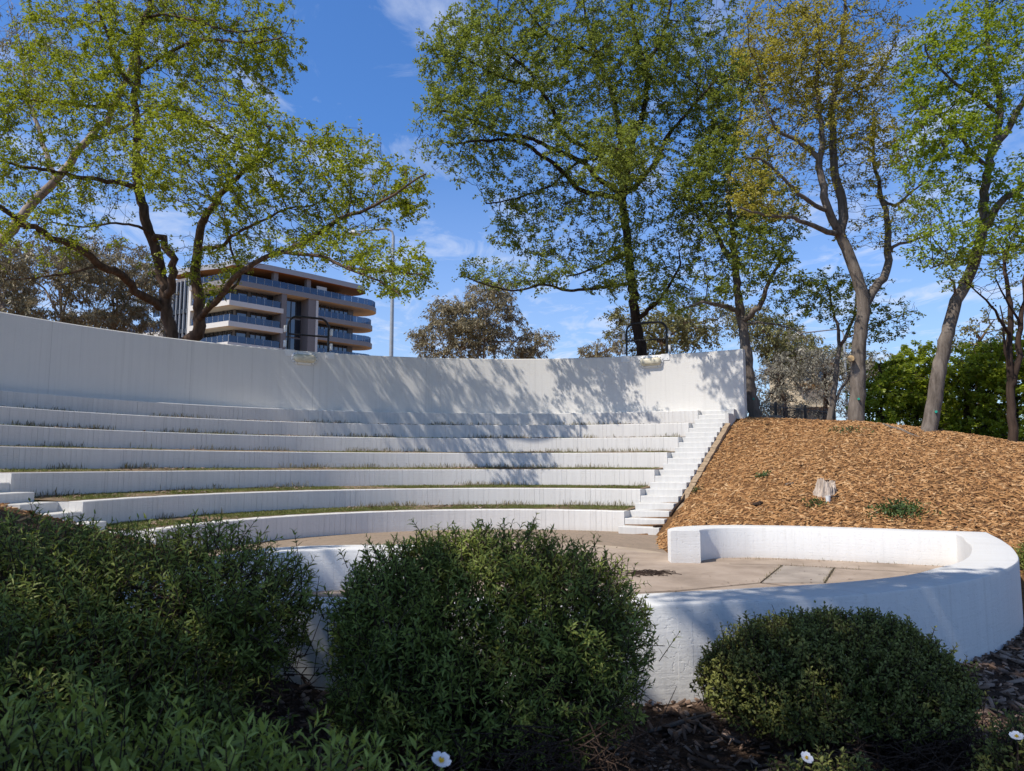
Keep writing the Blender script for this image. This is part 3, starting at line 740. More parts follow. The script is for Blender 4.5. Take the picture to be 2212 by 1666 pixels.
def grow(limbs, A, step, kill, rg, reach=3.0, maxit=110, jit=.35, lift=.06):
    pos, par, rm = [], [], []
    for li, (pl, r0, r1) in enumerate(limbs):
        L = smooth_line(pl, step); n = len(L)
        L = [p + Vector(rg.normal(0, 1, 3)) * (min(.05, r1 * .6) if 0 < i < n - 1 else 0) for i, p in enumerate(L)]
        if li == 0: prev = -1; st = 0
        else:
            Q = np.array(pos); prev = int(np.argmin(((Q - np.array(L[0])) ** 2).sum(1))); st = 1 if n > 1 else 0
        for i in range(st, n):
            pos.append(tuple(L[i])); par.append(prev); rm.append(r0 + (r1 - r0) * i / max(1, n - 1)); prev = len(pos) - 1
    nl = len(pos)
    A = np.asarray(A); alive = np.ones(len(A), bool); P = np.array(pos)
    nd_ = np.full(len(A), 1e9); ni = np.zeros(len(A), int)
    def upd(i0):
        Q = np.array(pos[i0:])
        for c in range(0, len(Q), 400):
            q = Q[c:c+400]; D = ((A[:, None, :] - q[None]) ** 2).sum(2); j = D.argmin(1); d = np.sqrt(D[np.arange(len(A)), j]); b = d < nd_
            nd_[b] = d[b]; ni[b] = j[b] + i0 + c
    upd(0); kids = {}
    for it in range(maxit):
        act = np.where(alive & (nd_ < reach))[0]
        if len(act) == 0:
            act = np.where(alive)[0]
            if len(act) == 0: break
        P = np.array(pos); v = A[act] - P[ni[act]]; v /= np.linalg.norm(v, axis=1)[:, None] + 1e-9
        un, inv = np.unique(ni[act], return_inverse=True); S = np.zeros((len(un), 3)); np.add.at(S, inv, v)
        S /= np.linalg.norm(S, axis=1)[:, None] + 1e-9; S += rg.normal(0, jit, S.shape); S[:, 2] += lift; S /= np.linalg.norm(S, axis=1)[:, None]
        i0 = len(pos)
        for k, u in enumerate(un):
            q = P[u] + S[k] * step; kk = kids.setdefault(int(u), [])
            if len(kk) >= 3 or any(((q - w) ** 2).sum() < (.45 * step) ** 2 for w in kk):
                if len(kk) >= 3 or it > 6: alive[act[inv == k]] &= rg.random((inv == k).sum()) > .35
                continue
            kk.append(q); pos.append(tuple(q)); par.append(int(u)); rm.append(0)
        if len(pos) == i0: continue
        upd(i0); alive &= nd_ > kill
    return np.array(pos), np.array(par), np.array(rm), nl

def tree_meshes(root, limbs, A, step, kill, rg, bark, leafm, tip=.005, expo=2.25, leaf=(.075, .05), per=6, spread=.13, leaf_r=.016, flat=.55, droop=.3, reach=3.0, lift=.06, gap=.35, twigs=1.5, clump=1.15, twig_geo=True, bark2=None):
    bark2 = bark2 or bark
    P, par, rm, nl = grow(limbs, A, step, kill, rg, reach, lift=lift)
    n = len(P); acc = np.zeros(n); nk = np.zeros(n, int)
    rr = np.zeros(n); main = np.full(n, -1)
    for i in range(n - 1, -1, -1):
        rr[i] = max(tip, acc[i] ** (1 / expo)) if nk[i] else tip
        if rm[i] > 0: rr[i] = max(rm[i], tip) if i < nl else rr[i]
        p = par[i]
        if p >= 0:
            acc[p] += rr[i] ** expo; nk[p] += 1
            if main[p] < 0 or rr[i] > rr[main[p]]: main[p] = i
    V, Fq, sl = {0: [], 1: []}, {0: [], 1: []}, None
    def tube_chain(idx, which):
        pts = P[idx]; rs = rr[idx].copy()
        if len(idx) < 2: return
        if par[idx[1]] == idx[0] and rs[0] > rs[1] * 1.5: rs[0] = rs[1] * 1.25
        k = 9 if rs.max() > .07 else 6 if rs.max() > .025 else 3
        T = np.gradient(pts, axis=0); T /= np.linalg.norm(T, axis=1)[:, None] + 1e-9
        up = np.array([.31, .17, .93]); up = up if abs(T[0] @ up) < .9 else np.array([1., 0, 0])
        base = sum(len(a) for a in V[which]); a = np.arange(k) * 2 * PI / k; rings = []
        for i in range(len(pts)):
            up = up - T[i] * (T[i] @ up); up /= np.linalg.norm(up) + 1e-9; w = np.cross(T[i], up)
            rings.append(pts[i] + rs[i] * (np.cos(a)[:, None] * up + np.sin(a)[:, None] * w))
        V[which].append(np.concatenate(rings)); m = len(pts)
        g = base + np.arange(m * k).reshape(m, k)
        Fq[which].append(np.stack([g[:-1], np.roll(g, -1, 1)[:-1], np.roll(g, -1, 1)[1:], g[1:]], -1).reshape(-1, 4))
    for i in range(n):
        p = par[i]
        if p >= 0 and main[p] == i and (i < nl) == (p < nl): continue
        ch = [p, i] if p >= 0 else [i]
        j = i
        while main[j] >= 0 and ((main[j] < nl) == (i < nl)): j = main[j]; ch.append(j)
        tube_chain(np.array(ch), 0 if i < nl else 1)
    t = link('trunk', np_mesh('trunk', np.concatenate(V[0]), np.concatenate(Fq[0])), bark, root, smooth=True)
    if V[1]: link('branches', np_mesh('branches', np.concatenate(V[1]), np.concatenate(Fq[1])), bark2, root, smooth=True)
    # leafy sprays: short twigs off the fine branches, leaves along both sides
    cand = np.where((np.arange(n) >= nl) & (rr < leaf_r))[0]
    c = P[cand]; pc = P[par[cand]]; dc = unit(c - pc)
    sd = int(rg.integers(1e6)); dens = .42 + clump * (1.0 * vnoise(c[:, 0] + .7 * c[:, 2], c[:, 1] - .6 * c[:, 2], 1.15, sd) + .8 * vnoise(c[:, 0] - .5 * c[:, 2], c[:, 1] + .8 * c[:, 2], 2.9, sd + 9))
    cnt = rg.poisson(twigs * np.clip(dens + (1 - gap) * .5, .06, 2.2))
    ii = np.repeat(np.arange(len(cand)), cnt); m = len(ii)
    B0 = pc[ii] + (c[ii] - pc[ii]) * rg.random((m, 1))
    TD = unit(dc[ii] * .5 + rg.normal(0, .7, (m, 3)) * np.array([1, 1, .6]) + np.array([0, 0, -droop * .5])); TL = spread * rg.uniform(1.0, 2.6, m)[:, None]
    a = np.cross(TD, np.array([.2, .1, 1.0])); a = unit(a); b2 = np.cross(TD, a); rt = tip * .55
    q = np.stack([B0 + a*rt, B0 - a*rt*.5 + b2*rt*.87, B0 - a*rt*.5 - b2*rt*.87, B0 + TD*TL], 1).reshape(-1, 3); o = np.arange(m)[:, None] * 4
    if twig_geo and m: link('twigs', np_mesh('twigs', q, np.concatenate([o + np.array(t_) for t_ in ([0,1,3],[1,2,3],[2,0,3])])), bark2, root)
    k = rg.poisson(per, m); jj = np.repeat(np.arange(m), k); N = len(jj)
    f = rg.random((N, 1)) ** .8; B = B0[jj] + TD[jj] * TL[jj] * f + rg.normal(0, spread * .22, (N, 3))
    sgn = rg.choice([-1.0, 1.0], (N, 1)); D = unit(a[jj] * sgn + TD[jj] * .55 + rg.normal(0, .45, (N, 3)) + np.array([0, 0, -droop]))
    Nn = rg.normal(0, flat, (N, 3)) + np.array([0, 0, 1.0]); S = np.cross(D, Nn); S /= np.linalg.norm(S, axis=1)[:, None] + 1e-9
    L = (leaf[0] * rg.uniform(.6, 1.3, N))[:, None]; W = (leaf[1] * rg.uniform(.65, 1.3, N))[:, None]
    q = np.stack([B, B + D * L * .45 + S * W * .5, B + D * L, B + D * L * .45 - S * W * .5], 1).reshape(-1, 3)
    tone = np.clip(.55 * rg.random(m)[jj] + .45 * rg.random(N), 0, 1)
    link('foliage', np_mesh('foliage', q, np.arange(4 * N).reshape(N, 4), tone), leafm, root)
    return t, n, N

def px_ell(spec, n, rg, hollow=.0):
    """attractors inside ellipsoids; spec (px, py, Y, rpx, rpy, rY, weight)"""
    w = np.array([s[6] for s in spec], float); w /= w.sum(); out = []
    for s, k in zip(spec, (w * n).astype(int)):
        d = rg.normal(0, 1, (k, 3)); d /= np.linalg.norm(d, axis=1)[:, None]; r = rg.uniform(hollow ** 3, 1, (k, 1)) ** (1/3)
        d *= r; c = at(s[0], s[1], s[2]); sc_ = s[2] / FPX
        out.append(np.array(c) + d * np.array([s[3] * sc_, s[5], s[4] * sc_]))
    A = np.concatenate(out)
    g = terrain(A[:, 0], A[:, 1]); return A[A[:, 2] > g + .25]

def T(pts): return [at(*p) for p in pts]
STAT = []
def tree(label, base, limbs, crowns, nattr, seed, bark, leafm, group=None, cat='tree', name='tree', step=.2, kill=.27, mul=2.6, **kw):
    """base = (px, Y) of the foot; limbs = [(polyline, r0, r1)]"""
    rg = np.random.default_rng(seed)
    b = at(base[0], 800, base[1]); g = tz(b.x, b.y)
    root = empty(name, (b.x, b.y, g), label, cat, group)
    lm = []
    for i, (pl, r0, r1) in enumerate(limbs):
        q = T(pl)
        if i == 0:
            q = [Vector((q[0].x, q[0].y, g - .25)), Vector((q[0].x, q[0].y, g + .12))] + q if q[0].z > g + .3 else [Vector((q[0].x, q[0].y, g - .25))] + q
        lm.append((q, r0, r1))
    A = px_ell(crowns, int(nattr * mul), rg)
    t, n, N = tree_meshes(root, lm, A, step, kill, rg, bark, leafm, **kw)
    STAT.append((label[:40], n, N)); return root, t

# --- the spreading tree with two trunks behind the left part of the wall
t1_limbs = [
 ([(369,724,23),(358,667,23),(357,631,23),(350,600,23),(337,531,22.8),(322,501,22.7),(308,447,22.6),(297,394,22.6),(294,340,22.6),(297,268,22.6),(290,215,22.6),(297,161,22.6),(297,72,22.6),(315,39,22.6),(330,-40,22.6),(335,-140,22.6)], .225, .045),
 ([(424,735,22.6),(430,703,22.5),(430,649,22.4),(422,595,22.3),(426,545,22.2),(437,483,22),(470,430,21.6),(519,379,21.2),(558,340,20.9),(590,290,20.7)], .20, .03),
 ([(357,640,23),(369,625,22.8),(376,560,22.6),(358,530,22.5),(335,515,22.6)], .13, .11),
 ([(352,668,23),(297,628,22.3),(258,592,21.7),(215,574,21.2),(179,542,20.8),(125,517,20.2),(72,492,19.7),(45,478,19.5),(-20,440,19)], .14, .06),
 ([(432,690,22.4),(440,676,22.2),(476,642,21.6),(501,606,21.1),(537,577,20.6),(573,556,20.2),(609,545,19.8),(644,549,19.4),(698,556,19),(741,576,18.6),(790,596,18.3),(830,612,18),(866,640,17.7)], .105, .015),
 ([(609,545,19.8),(640,532,19.7),(666,519,19.6),(716,483,19.4),(759,462,19.2),(777,460,19.1),(841,426,18.9),(885,398,18.8),(920,376,18.7)], .075, .02),
 ([(741,576,18.6),(800,585,18.4),(860,590,18.2),(915,592,18)], .04, .015),
 ([(426,550,22.2),(437,537,22),(476,533,21.5),(501,512,21.2),(560,480,20.8),(620,450,20.4)], .07, .025),
 ([(300,405,22.6),(247,394,22.1),(179,383,21.6),(107,369,21.1),(40,358,20.7),(-30,340,20.3)], .085, .03),
 ([(297,250,22.6),(276,229,22.3),(186,229,21.7),(125,222,21.3),(60,215,21),(0,200,20.7)], .065, .025),
 ([(297,185,22.6),(272,172,22.5),(247,118,22.3),(229,64,22.1),(215,32,22),(220,-30,22)], .075, .035),
 ([(297,161,22.6),(325,140,22.5),(358,118,22.3),(430,86,22),(501,90,21.7),(555,93,21.4),(610,80,21.2)], .065, .02),
 ([(315,39,22.6),(358,32,22.4),(412,43,22.1),(501,68,21.7),(580,60,21.5)], .05, .02),
 ([(325,505,22.7),(300,490,22.3),(251,483,21.8),(179,490,21.3),(110,480,20.9)], .05, .02),
 ([(476,642,21.6),(520,600,21.6),(500,540,21.4),(476,430,21.4)], .05, .02),
 ([(215,574,21.2),(150,590,20.6),(80,600,20.1),(10,605,19.7)], .045, .015),
]
t1_limbs = [([(x, y, 23 - (23 - Y) * 1.3) for x, y, Y in pl], a, b) for pl, a, b in t1_limbs]
t1_crown = [(330,120,22.4,300,210,3.0,5.2),(470,330,19.0,220,150,2.8,5.2),(130,300,20.6,210,180,2.8,3.6),(720,400,19.6,190,120,2.4,3.0),(840,570,17.0,95,65,1.6,1.1),(700,540,18.4,150,40,1.5,.9),
            (560,480,20.2,170,80,2.0,1.8),(90,500,19.0,170,70,1.8,1.1),(580,90,22.0,80,130,1.5,1.3),(330,-200,22.5,330,140,3,1.6),(430,560,20.9,120,60,1.2,.7),(885,420,18.9,50,70,1.1,.7),(870,610,16.9,60,35,1.0,.5)]
tree('spreading two-trunked tree with yellow-green leaves in front of the apartment building', (369, 23), t1_limbs, t1_crown, 4300, 11, M['bark'], M['elm'],
     group='leafy trees behind the amphitheatre', per=14, spread=.14, leaf=(.078,.054), gap=.40)
# --- the tall tree in the middle
t2_limbs = [
 ([(1387,768,24),(1375,700,24),(1370,650,24),(1360,573,24),(1353,501,24),(1346,430,24),(1353,376,24),(1364,322,24),(1374,279,24),(1392,240,24),(1396,190,24),(1392,143,24),(1367,54,24),(1360,-20,24),(1355,-120,24)], .20, .045),
 ([(1346,430,24),(1342,322,24.2),(1330,230,24.3),(1296,132,24.4),(1270,60,24.4),(1255,-30,24.4)], .12, .04),
 ([(1346,432,24),(1300,420,23.6),(1256,412,23.2),(1206,362,22.7),(1170,337,22.4),(1135,311,22.1),(1099,303,21.8),(1042,304,21.4),(984,311,21)], .10, .025),
 ([(1346,420,24),(1292,387,23.5),(1263,354,23.2),(1206,326,22.8),(1138,297,22.4),(1070,286,22),(1027,261,21.7),(973,243,21.4),(930,235,21.2)], .10, .025),
 ([(1350,400,24),(1306,344,23.7),(1224,294,23.3),(1195,243,23),(1167,193,22.8),(1149,165,22.7),(1127,140,22.6),(1084,104,22.4),(1060,60,22.3)], .105, .03),
 ([(1160,188,22.8),(1110,177,22.4),(1063,158,22.1),(1013,132,21.8),(960,110,21.6)], .05, .02),
 ([(1296,132,24.4),(1267,111,24.2),(1188,79,23.7),(1152,39,23.5),(1127,7,23.4),(1100,-40,23.3)], .07, .025),
 ([(1394,140,24),(1421,100,23.9),(1439,54,23.8),(1455,-20,23.8)], .08, .03),
 ([(1353,405,24),(1347,370,22.4),(1338,340,20.8),(1330,320,19.2)], .06, .02),
 ([(1353,412,24),(1371,405,23.9),(1417,347,23.6),(1442,294,23.4),(1464,269,23.2),(1500,225,23),(1535,185,22.8)], .095, .03),
 ([(1350,548,24),(1330,560,23.7),(1296,574,23.2),(1260,588,22.8),(1224,599,22.4)], .06, .02),
 ([(1362,612,24),(1313,619,23.3),(1265,625,22.7),(1224,628,22.2),(1174,615,21.6),(1117,628,21),(1063,619,20.5),(1010,600,20)], .062, .016),
 ([(1381,690,24),(1400,668,23.7),(1421,653,23.4),(1450,613,23),(1470,570,22.7)], .085, .03),
 ([(1306,344,23.7),(1250,350,23.2),(1190,400,22.6),(1110,430,22),(1050,440,21.6)], .05, .018),
]
t2_limbs = [([(x, y, 24 - (24 - Y) * 1.3) for x, y, Y in pl], a, b) for pl, a, b in t2_limbs]
t2_crown = [(1210,110,22.5,290,190,3.0,5.0),(1010,290,20.8,135,115,1.9,2.2),(1440,110,23.2,190,210,2.6,4.2),(1250,370,22.0,230,120,2.4,3.6),(1120,590,20.5,150,38,1.4,.9),(1420,480,22.6,130,130,2.0,2.4),
            (1350,590,22.3,110,60,1.4,.9),(1230,500,21.8,190,70,1.7,1.6),(1000,130,20.8,110,120,1.7,1.4),(1280,-180,23.5,330,140,3,1.6),(1460,610,22.8,60,60,1.0,.6),(1345,330,18.6,95,70,1.4,.9),(1530,260,23,70,120,1.8,1.6)]
tree('tallest broad tree with a dark trunk behind the sunlit half of the white wall', (1387, 24), t2_limbs, t2_crown, 4700, 12, M['bark_dark'], M['elm_mid'],
     group='leafy trees behind the amphitheatre', per=14, spread=.14, leaf=(.078,.054), gap=.22, mul=3.0)
# --- tree right at the end of the wall
t3_limbs = [
 ([(1630,895,22),(1622,840,22),(1615,780,22),(1607,720,22),(1599,672,22),(1592,610,22),(1589,558,22),(1582,501,22),(1576,465,22),(1570,420,22),(1580,350,22)], .20, .04),
 ([(1597,680,22),(1593,671,21.9),(1560,662,21.6),(1520,655,21.3),(1475,672,21)], .09, .025),
 ([(1600,695,22),(1612,690,21.9),(1630,672,21.6),(1646,652,21.4),(1665,600,21.1),(1690,560,20.9)], .11, .03),
 ([(1612,700,22),(1640,697,21.6),(1680,702,21.2),(1720,715,20.8),(1745,735,20.5)], .045, .015),
 ([(1589,558,22),(1572,545,22),(1560,530,22),(1530,470,21.8),(1500,420,21.6)], .09, .03),
 ([(1580,355,22),(1590,290,22),(1605,220,22),(1600,150,22)], .05, .02),
 ([(1580,490,22),(1620,440,22),(1650,380,22),(1660,320,22)], .06, .02),
]
t3_crown = [(1590,560,21.3,120,90,1.6,2.6),(1490,640,21.2,70,45,1.0,.8),(1660,470,21.6,90,90,1.5,1.4),(1570,380,22,110,120,1.8,2.2),(1510,450,21.8,70,90,1.3,1.0),(1690,620,20.9,70,50,1.0,.6),(1600,230,22,80,130,1.6,1.6)]
r3_, tr3 = tree('straight brown-trunked tree touching the right end of the white wall', (1619, 22), t3_limbs, t3_crown, 2300, 13, M['bark_grey'], M['elm_mid'],
     group='leafy trees behind the amphitheatre', mul=6.5, bark2=M['bark_dark'], per=14, spread=.13, leaf=(.078,.055), gap=.2)
# --- forked tree with golden sparse foliage
t4_limbs = [
 ([(1850,915,19.6),(1852,850,19.6),(1856,760,19.6),(1862,690,19.6),(1866,655,19.6),(1852,600,19.6),(1829,537,19.6),(1815,508,19.6),(1822,470,19.6),(1818,430,19.6),(1804,376,19.6),(1800,340,19.6),(1800,286,19.6),(1797,233,19.6),(1810,170,19.6),(1820,90,19.6),(1825,0,19.6),(1830,-90,19.6)], .215, .018),
 ([(1866,662,19.6),(1890,620,19.8),(1915,587,20),(1918,519,20.2),(1915,465,20.3),(1904,430,20.4),(1897,380,20.5),(1886,347,20.6),(1890,270,20.7)], .135, .02),
 ([(1817,512,19.6),(1797,473,19.4),(1782,440,19.3),(1779,394,19.2),(1768,358,19.2),(1775,315,19.1),(1772,251,19.1),(1765,180,19),(1770,100,19),(1765,20,19)], .12, .025),
 ([(1812,505,19.6),(1785,500,19.2),(1757,487,18.9),(1704,469,18.4),(1653,465,18),(1596,447,17.6)], .085, .02),
 ([(1785,446,19.3),(1782,455,19.3),(1736,426,19),(1686,380,18.7),(1650,347,18.5),(1614,340,18.3)], .07, .02),
 ([(1775,344,19.2),(1761,333,19.2),(1718,301,19),(1686,286,18.9),(1668,261,18.8),(1640,200,18.7)], .075, .02),
 ([(1797,233,19.6),(1840,200,19.7),(1883,179,19.8),(1920,120,19.9)], .05, .02),
 ([(1904,430,20.4),(1936,444,20.2),(1972,412,20),(2010,390,19.8)], .05, .02),
 ([(1916,560,20.1),(1929,533,20),(1983,516,19.7),(2026,498,19.4)], .06, .02),
]
t4_crown = [(1760,150,19.4,160,170,1.8,4.0),(1840,330,19.8,130,110,1.7,1.6),(1680,270,18.9,90,120,1.4,1.8),(1880,120,19.8,90,150,1.5,1.5),(1900,480,20,110,70,1.3,.8),(1770,-150,19.4,190,140,2,1.3),(1660,420,18.4,90,60,1.0,.7),(1650,120,18.8,85,150,1.3,1.5)]
r4_, tr4 = tree('forked grey-trunked tree with sparse golden-yellow foliage on the top of the bank', (1847, 19.6), t4_limbs, t4_crown, 3000, 14, M['bark_grey'], M['elm_gold'],
     group='leafy trees behind the amphitheatre', mul=6.5, bark2=M['bark_dark'], per=9, twigs=2.0, spread=.13, leaf=(.068,.048), gap=.4)
# --- leaning tree on the right
t6_limbs = [
 ([(2008,938,17.7),(2018,860,17.7),(2028,800,17.7),(2040,740,17.7),(2060,670,17.7),(2080,620,17.7),(2097,587,17.7),(2118,530,17.7),(2126,476,17.7),(2126,412,17.7),(2140,340,17.7),(2158,261,17.7),(2160,210,17.7),(2140,130,17.7),(2130,40,17.7),(2128,-60,17.7)], .185, .03),
 ([(2141,335,17.7),(2162,304,17.6),(2198,243,17.5),(2225,190,17.4),(2250,120,17.4)], .10, .04),
 ([(2122,500,17.7),(2144,462,17.5),(2169,430,17.3),(2212,397,17),(2260,350,16.8)], .11, .04),
 ([(2134,360,17.7),(2100,330,17.5),(2070,290,17.3),(2040,260,17.1),(1990,230,17)], .06, .02),
 ([(2104,570,17.7),(2080,560,17.2),(2050,565,16.8),(2010,580,16.5)], .04, .015),
 ([(2112,545,17.7),(2160,545,17.2),(2215,530,16.8)], .05, .02),
 ([(2158,250,17.7),(2120,215,17.5),(2080,190,17.3),(2030,150,17.1),(2000,110,17)], .055, .02),
 ([(2068,640,17.7),(2058,610,17.4),(2050,600,17.3)], .04, .02),
]
t6_crown = [(2080,150,17.3,140,150,1.7,4.0),(2040,320,17.1,110,90,1.3,1.6),(2090,525,16.6,140,55,1.2,1.8),(2190,120,17.3,90,170,1.5,1.6),(2020,440,17.0,80,60,1.0,.6),(2120,-130,17.4,180,120,1.8,1.1),(2190,420,16.9,60,90,1.2,.8)]
r6_, tr6 = tree('leaning grey-trunked tree with bright green foliage on the right of the bank', (2006, 17.7), t6_limbs, t6_crown, 2700, 15, M['bark_grey'], M['elm_bright'],
     group='leafy trees behind the amphitheatre', mul=7.5, bark2=M['bark_dark'], per=12, spread=.12, leaf=(.075,.052), gap=.15)
# --- slim tree between the end tree and the forked tree
t5_limbs = [
 ([(1793,912,21.5),(1800,860,21.5),(1806,800,21.5),(1811,750,21.5),(1807,700,21.5),(1795,650,21.5),(1785,610,21.5)], .10, .025),
 ([(1811,755,21.5),(1830,720,21.5),(1845,680,21.5),(1850,630,21.5)], .06, .02),
 ([(1812,745,21.5),(1830,730,21),(1870,715,20.6),(1920,690,20.3),(1950,680,20)], .03, .012),
 ([(1798,870,21.5),(1822,830,21.5),(1845,800,21.3)], .05, .03),
]
tree('slim tree with small dark leaf sprays between the two thick trunks of the bank', (1793, 21.5), t5_limbs, [(1785,640,21.5,105,60,1.2,2.2),(1905,690,20.8,80,60,1.1,1.4),(1850,620,21.5,70,40,1,.8)], 900, 16, M['bark_grey'], M['elm_mid'],
     group='leafy trees behind the amphitheatre', mul=4.6, bark2=M['bark_dark'], per=11, spread=.10, leaf=(.075,.05), gap=.45, twig_geo=False)
# --- dark thin twin trunks at the right edge
t7_limbs = [
 ([(2189,965,16.2),(2187,900,16.2),(2184,820,16.2),(2182,760,16.2),(2183,700,16.2),(2178,640,16.2),(2172,590,16.2),(2168,540,16.2)], .105, .03),
 ([(2188,840,16.2),(2200,770,16.2),(2206,690,16.2),(2215,610,16.2),(2222,540,16.2)], .075, .03),
 ([(2183,730,16.2),(2165,700,16),(2140,660,15.8),(2110,630,15.6),(2085,610,15.4)], .035, .012),
 ([(2184,795,16.2),(2172,760,16.1),(2168,700,16),(2160,660,15.9)], .035, .012),
 ([(2206,700,16.2),(2180,660,16),(2150,600,15.8)], .03, .012),
]
tree('dark slender twin-stemmed tree at the right edge with thin bare looking twigs', (2189, 16.2), t7_limbs, [(2140,580,15.8,110,60,1.1,2.0),(2190,500,16.2,80,70,1.1,1.6),(2215,620,16,60,60,1,.8)], 750, 17, M['bark_dark'], M['elm_mid'],
     group='leafy trees behind the amphitheatre', per=9, spread=.10, leaf=(.07,.045), gap=.6, twig_geo=False)
# --- leaning pale gum at the left edge
tree('leaning pale-barked gum tree at the left edge behind the two-trunked tree', (-190, 25), [([(-150,640,25),(-60,575,25),(0,518,25),(60,452,25),(120,388,25),(190,300,25),(250,225,25),(300,100,25),(330,0,25)], .26, .06),
     ([(120,388,25),(90,300,25.3),(60,200,25.5),(40,80,25.6)], .10, .03), ([(190,300,25),(260,280,25.3),(330,230,25.6)], .08, .03)],
     [(60,120,25.8,170,160,2,2.0),(330,30,25.8,190,120,2,2.0)], 900, 18, M['bark_pale'], M['gum_green'], group='gum trees in the background', per=9, spread=.22, leaf=(.15,.035), droop=1.0, flat=1.0, gap=.4, step=.3, kill=.42)

def bg_tree(label, px, Y, crowns, n, seed, leafm, bark, per=10, leaf=(.22,.07), spread=.3, step=.42, group='gum trees in the background', droop=.9, gap=.35, lean=0, name='tree', cat='tree', r=.16, **kw):
    c = max(crowns, key=lambda s: s[6]); cy = sum(s[1] for s in crowns) / len(crowns)
    limbs = [([(px, 790, Y), (px + lean * .5, (790 + cy) / 2, Y), (px + lean, cy, Y)], r, r * .4)]
    for s in crowns: limbs.append(([(px + lean * .6, (790 + cy) / 2 - 8, Y), ((px + s[0]) / 2 + lean * .3, (cy + s[1]) / 2 + 10, (Y + s[2]) / 2), (s[0], s[1], s[2])], r * .55, r * .2))
    return tree(label, (px, Y), limbs, crowns, n, seed, bark, leafm, group=group, step=step, kill=step * 1.25, per=per * 1.35, leaf=leaf, spread=spread, droop=droop, flat=1.0, gap=gap, reach=6, leaf_r=.05, tip=.010, name=name, cat=cat, mul=5, twigs=2.0, twig_geo=False, **kw)
bg_tree('grey-green gum tree with a pale trunk seen above the left end of the wall', 132, 42, [(120,560,42,90,60,2.5,2),(60,610,42,90,50,2.5,2),(170,610,42,60,50,2,1),(130,690,42,110,26,2,1.3)], 700, 21, M['gum'], M['bark_pale'], per=14)
bg_tree('drooping gum tree in front of the left wing of the apartment building', 235, 46, [(240,570,46,95,70,3,2.2),(300,620,46,70,55,2.5,1.4),(225,690,46,80,30,2.5,1.2),(300,690,46,60,35,2,.8)], 750, 22, M['gum'], M['bark_pale'], per=14, lean=20)
bg_tree('brownish gum tree at the far left edge above the wall', 10, 38, [(0,640,38,70,50,2.5,2),(-20,560,38,80,60,2.5,1.5),(40,690,38,60,25,2,1)], 500, 23, M['gum'], M['bark_pale'], per=14)
bg_tree('rounded brown-green gum tree standing alone between the lamp post and the tall tree', 1045, 58, [(1000,690,58,85,55,3.5,2.4),(1055,645,58,62,38,3,1.6),(925,735,58,45,45,2.5,1.0),(1085,690,58,45,50,3,1.0),(1145,745,58,60,38,2.5,1.1),(1000,752,58,90,30,3,1.2)], 1200, 24, M['gum'], M['bark_pale'], per=16, leaf=(.28,.09), spread=.4, step=.5)
bg_tree('olive green tree right behind the tall tree trunk', 1430, 38, [(1420,715,38,105,55,3,2.2),(1500,700,38,90,60,3,1.8),(1350,700,38,50,45,2,1)], 700, 25, M['gum_green'], M['bark'], per=13, leaf=(.16,.08), spread=.28, group='trees beyond the wall end', droop=.4)
bg_tree('low yellowish shrub-like gum showing just above the wall left of the tall tree', 1290, 44, [(1290,758,44,45,22,2,1.5),(1330,745,44,35,25,2,1)], 220, 26, M['gum'], M['bark'], per=14, leaf=(.2,.07), group='trees beyond the wall end')
bg_tree('olive gum tree with a spreading top right of the wall end', 1680, 44, [(1660,720,44,75,50,2.5,2),(1700,760,44,60,50,2.5,1.4),(1620,690,44,50,45,2,1)], 520, 27, M['gum_green'], M['bark'], per=13, group='trees beyond the wall end', leaf=(.2,.07))
bg_tree('silvery grey wattle above the left part of the black fence', 1690, 40, [(1680,820,40,70,45,2.5,2),(1720,780,40,60,45,2.5,1.5),(1650,850,40,45,35,2,1),(1690,880,40,70,30,2,1)], 1100, 28, M['gum_grey'], M['bark_dark'], per=13, group='trees beyond the wall end', leaf=(.18,.06))
bg_tree('grey twiggy wattle above the right part of the black fence', 1780, 43, [(1770,830,43,60,50,2.5,1.5),(1800,790,43,60,45,2.5,1.2),(1850,800,43,50,50,2,1),(1790,875,43,70,35,2,1)], 1100, 29, M['gum_grey'], M['bark_dark'], per=7, group='trees beyond the wall end', leaf=(.18,.06), gap=.6)
bg_tree('far olive gum tree behind the grey wattles', 1740, 64, [(1720,745,64,60,35,3,1.5),(1800,770,64,70,35,3,1.5),(1880,800,64,70,35,3,1.5)], 420, 30, M['gum_green'], M['bark'], per=14, group='trees beyond the wall end', leaf=(.3,.11), spread=.42, step=.55)
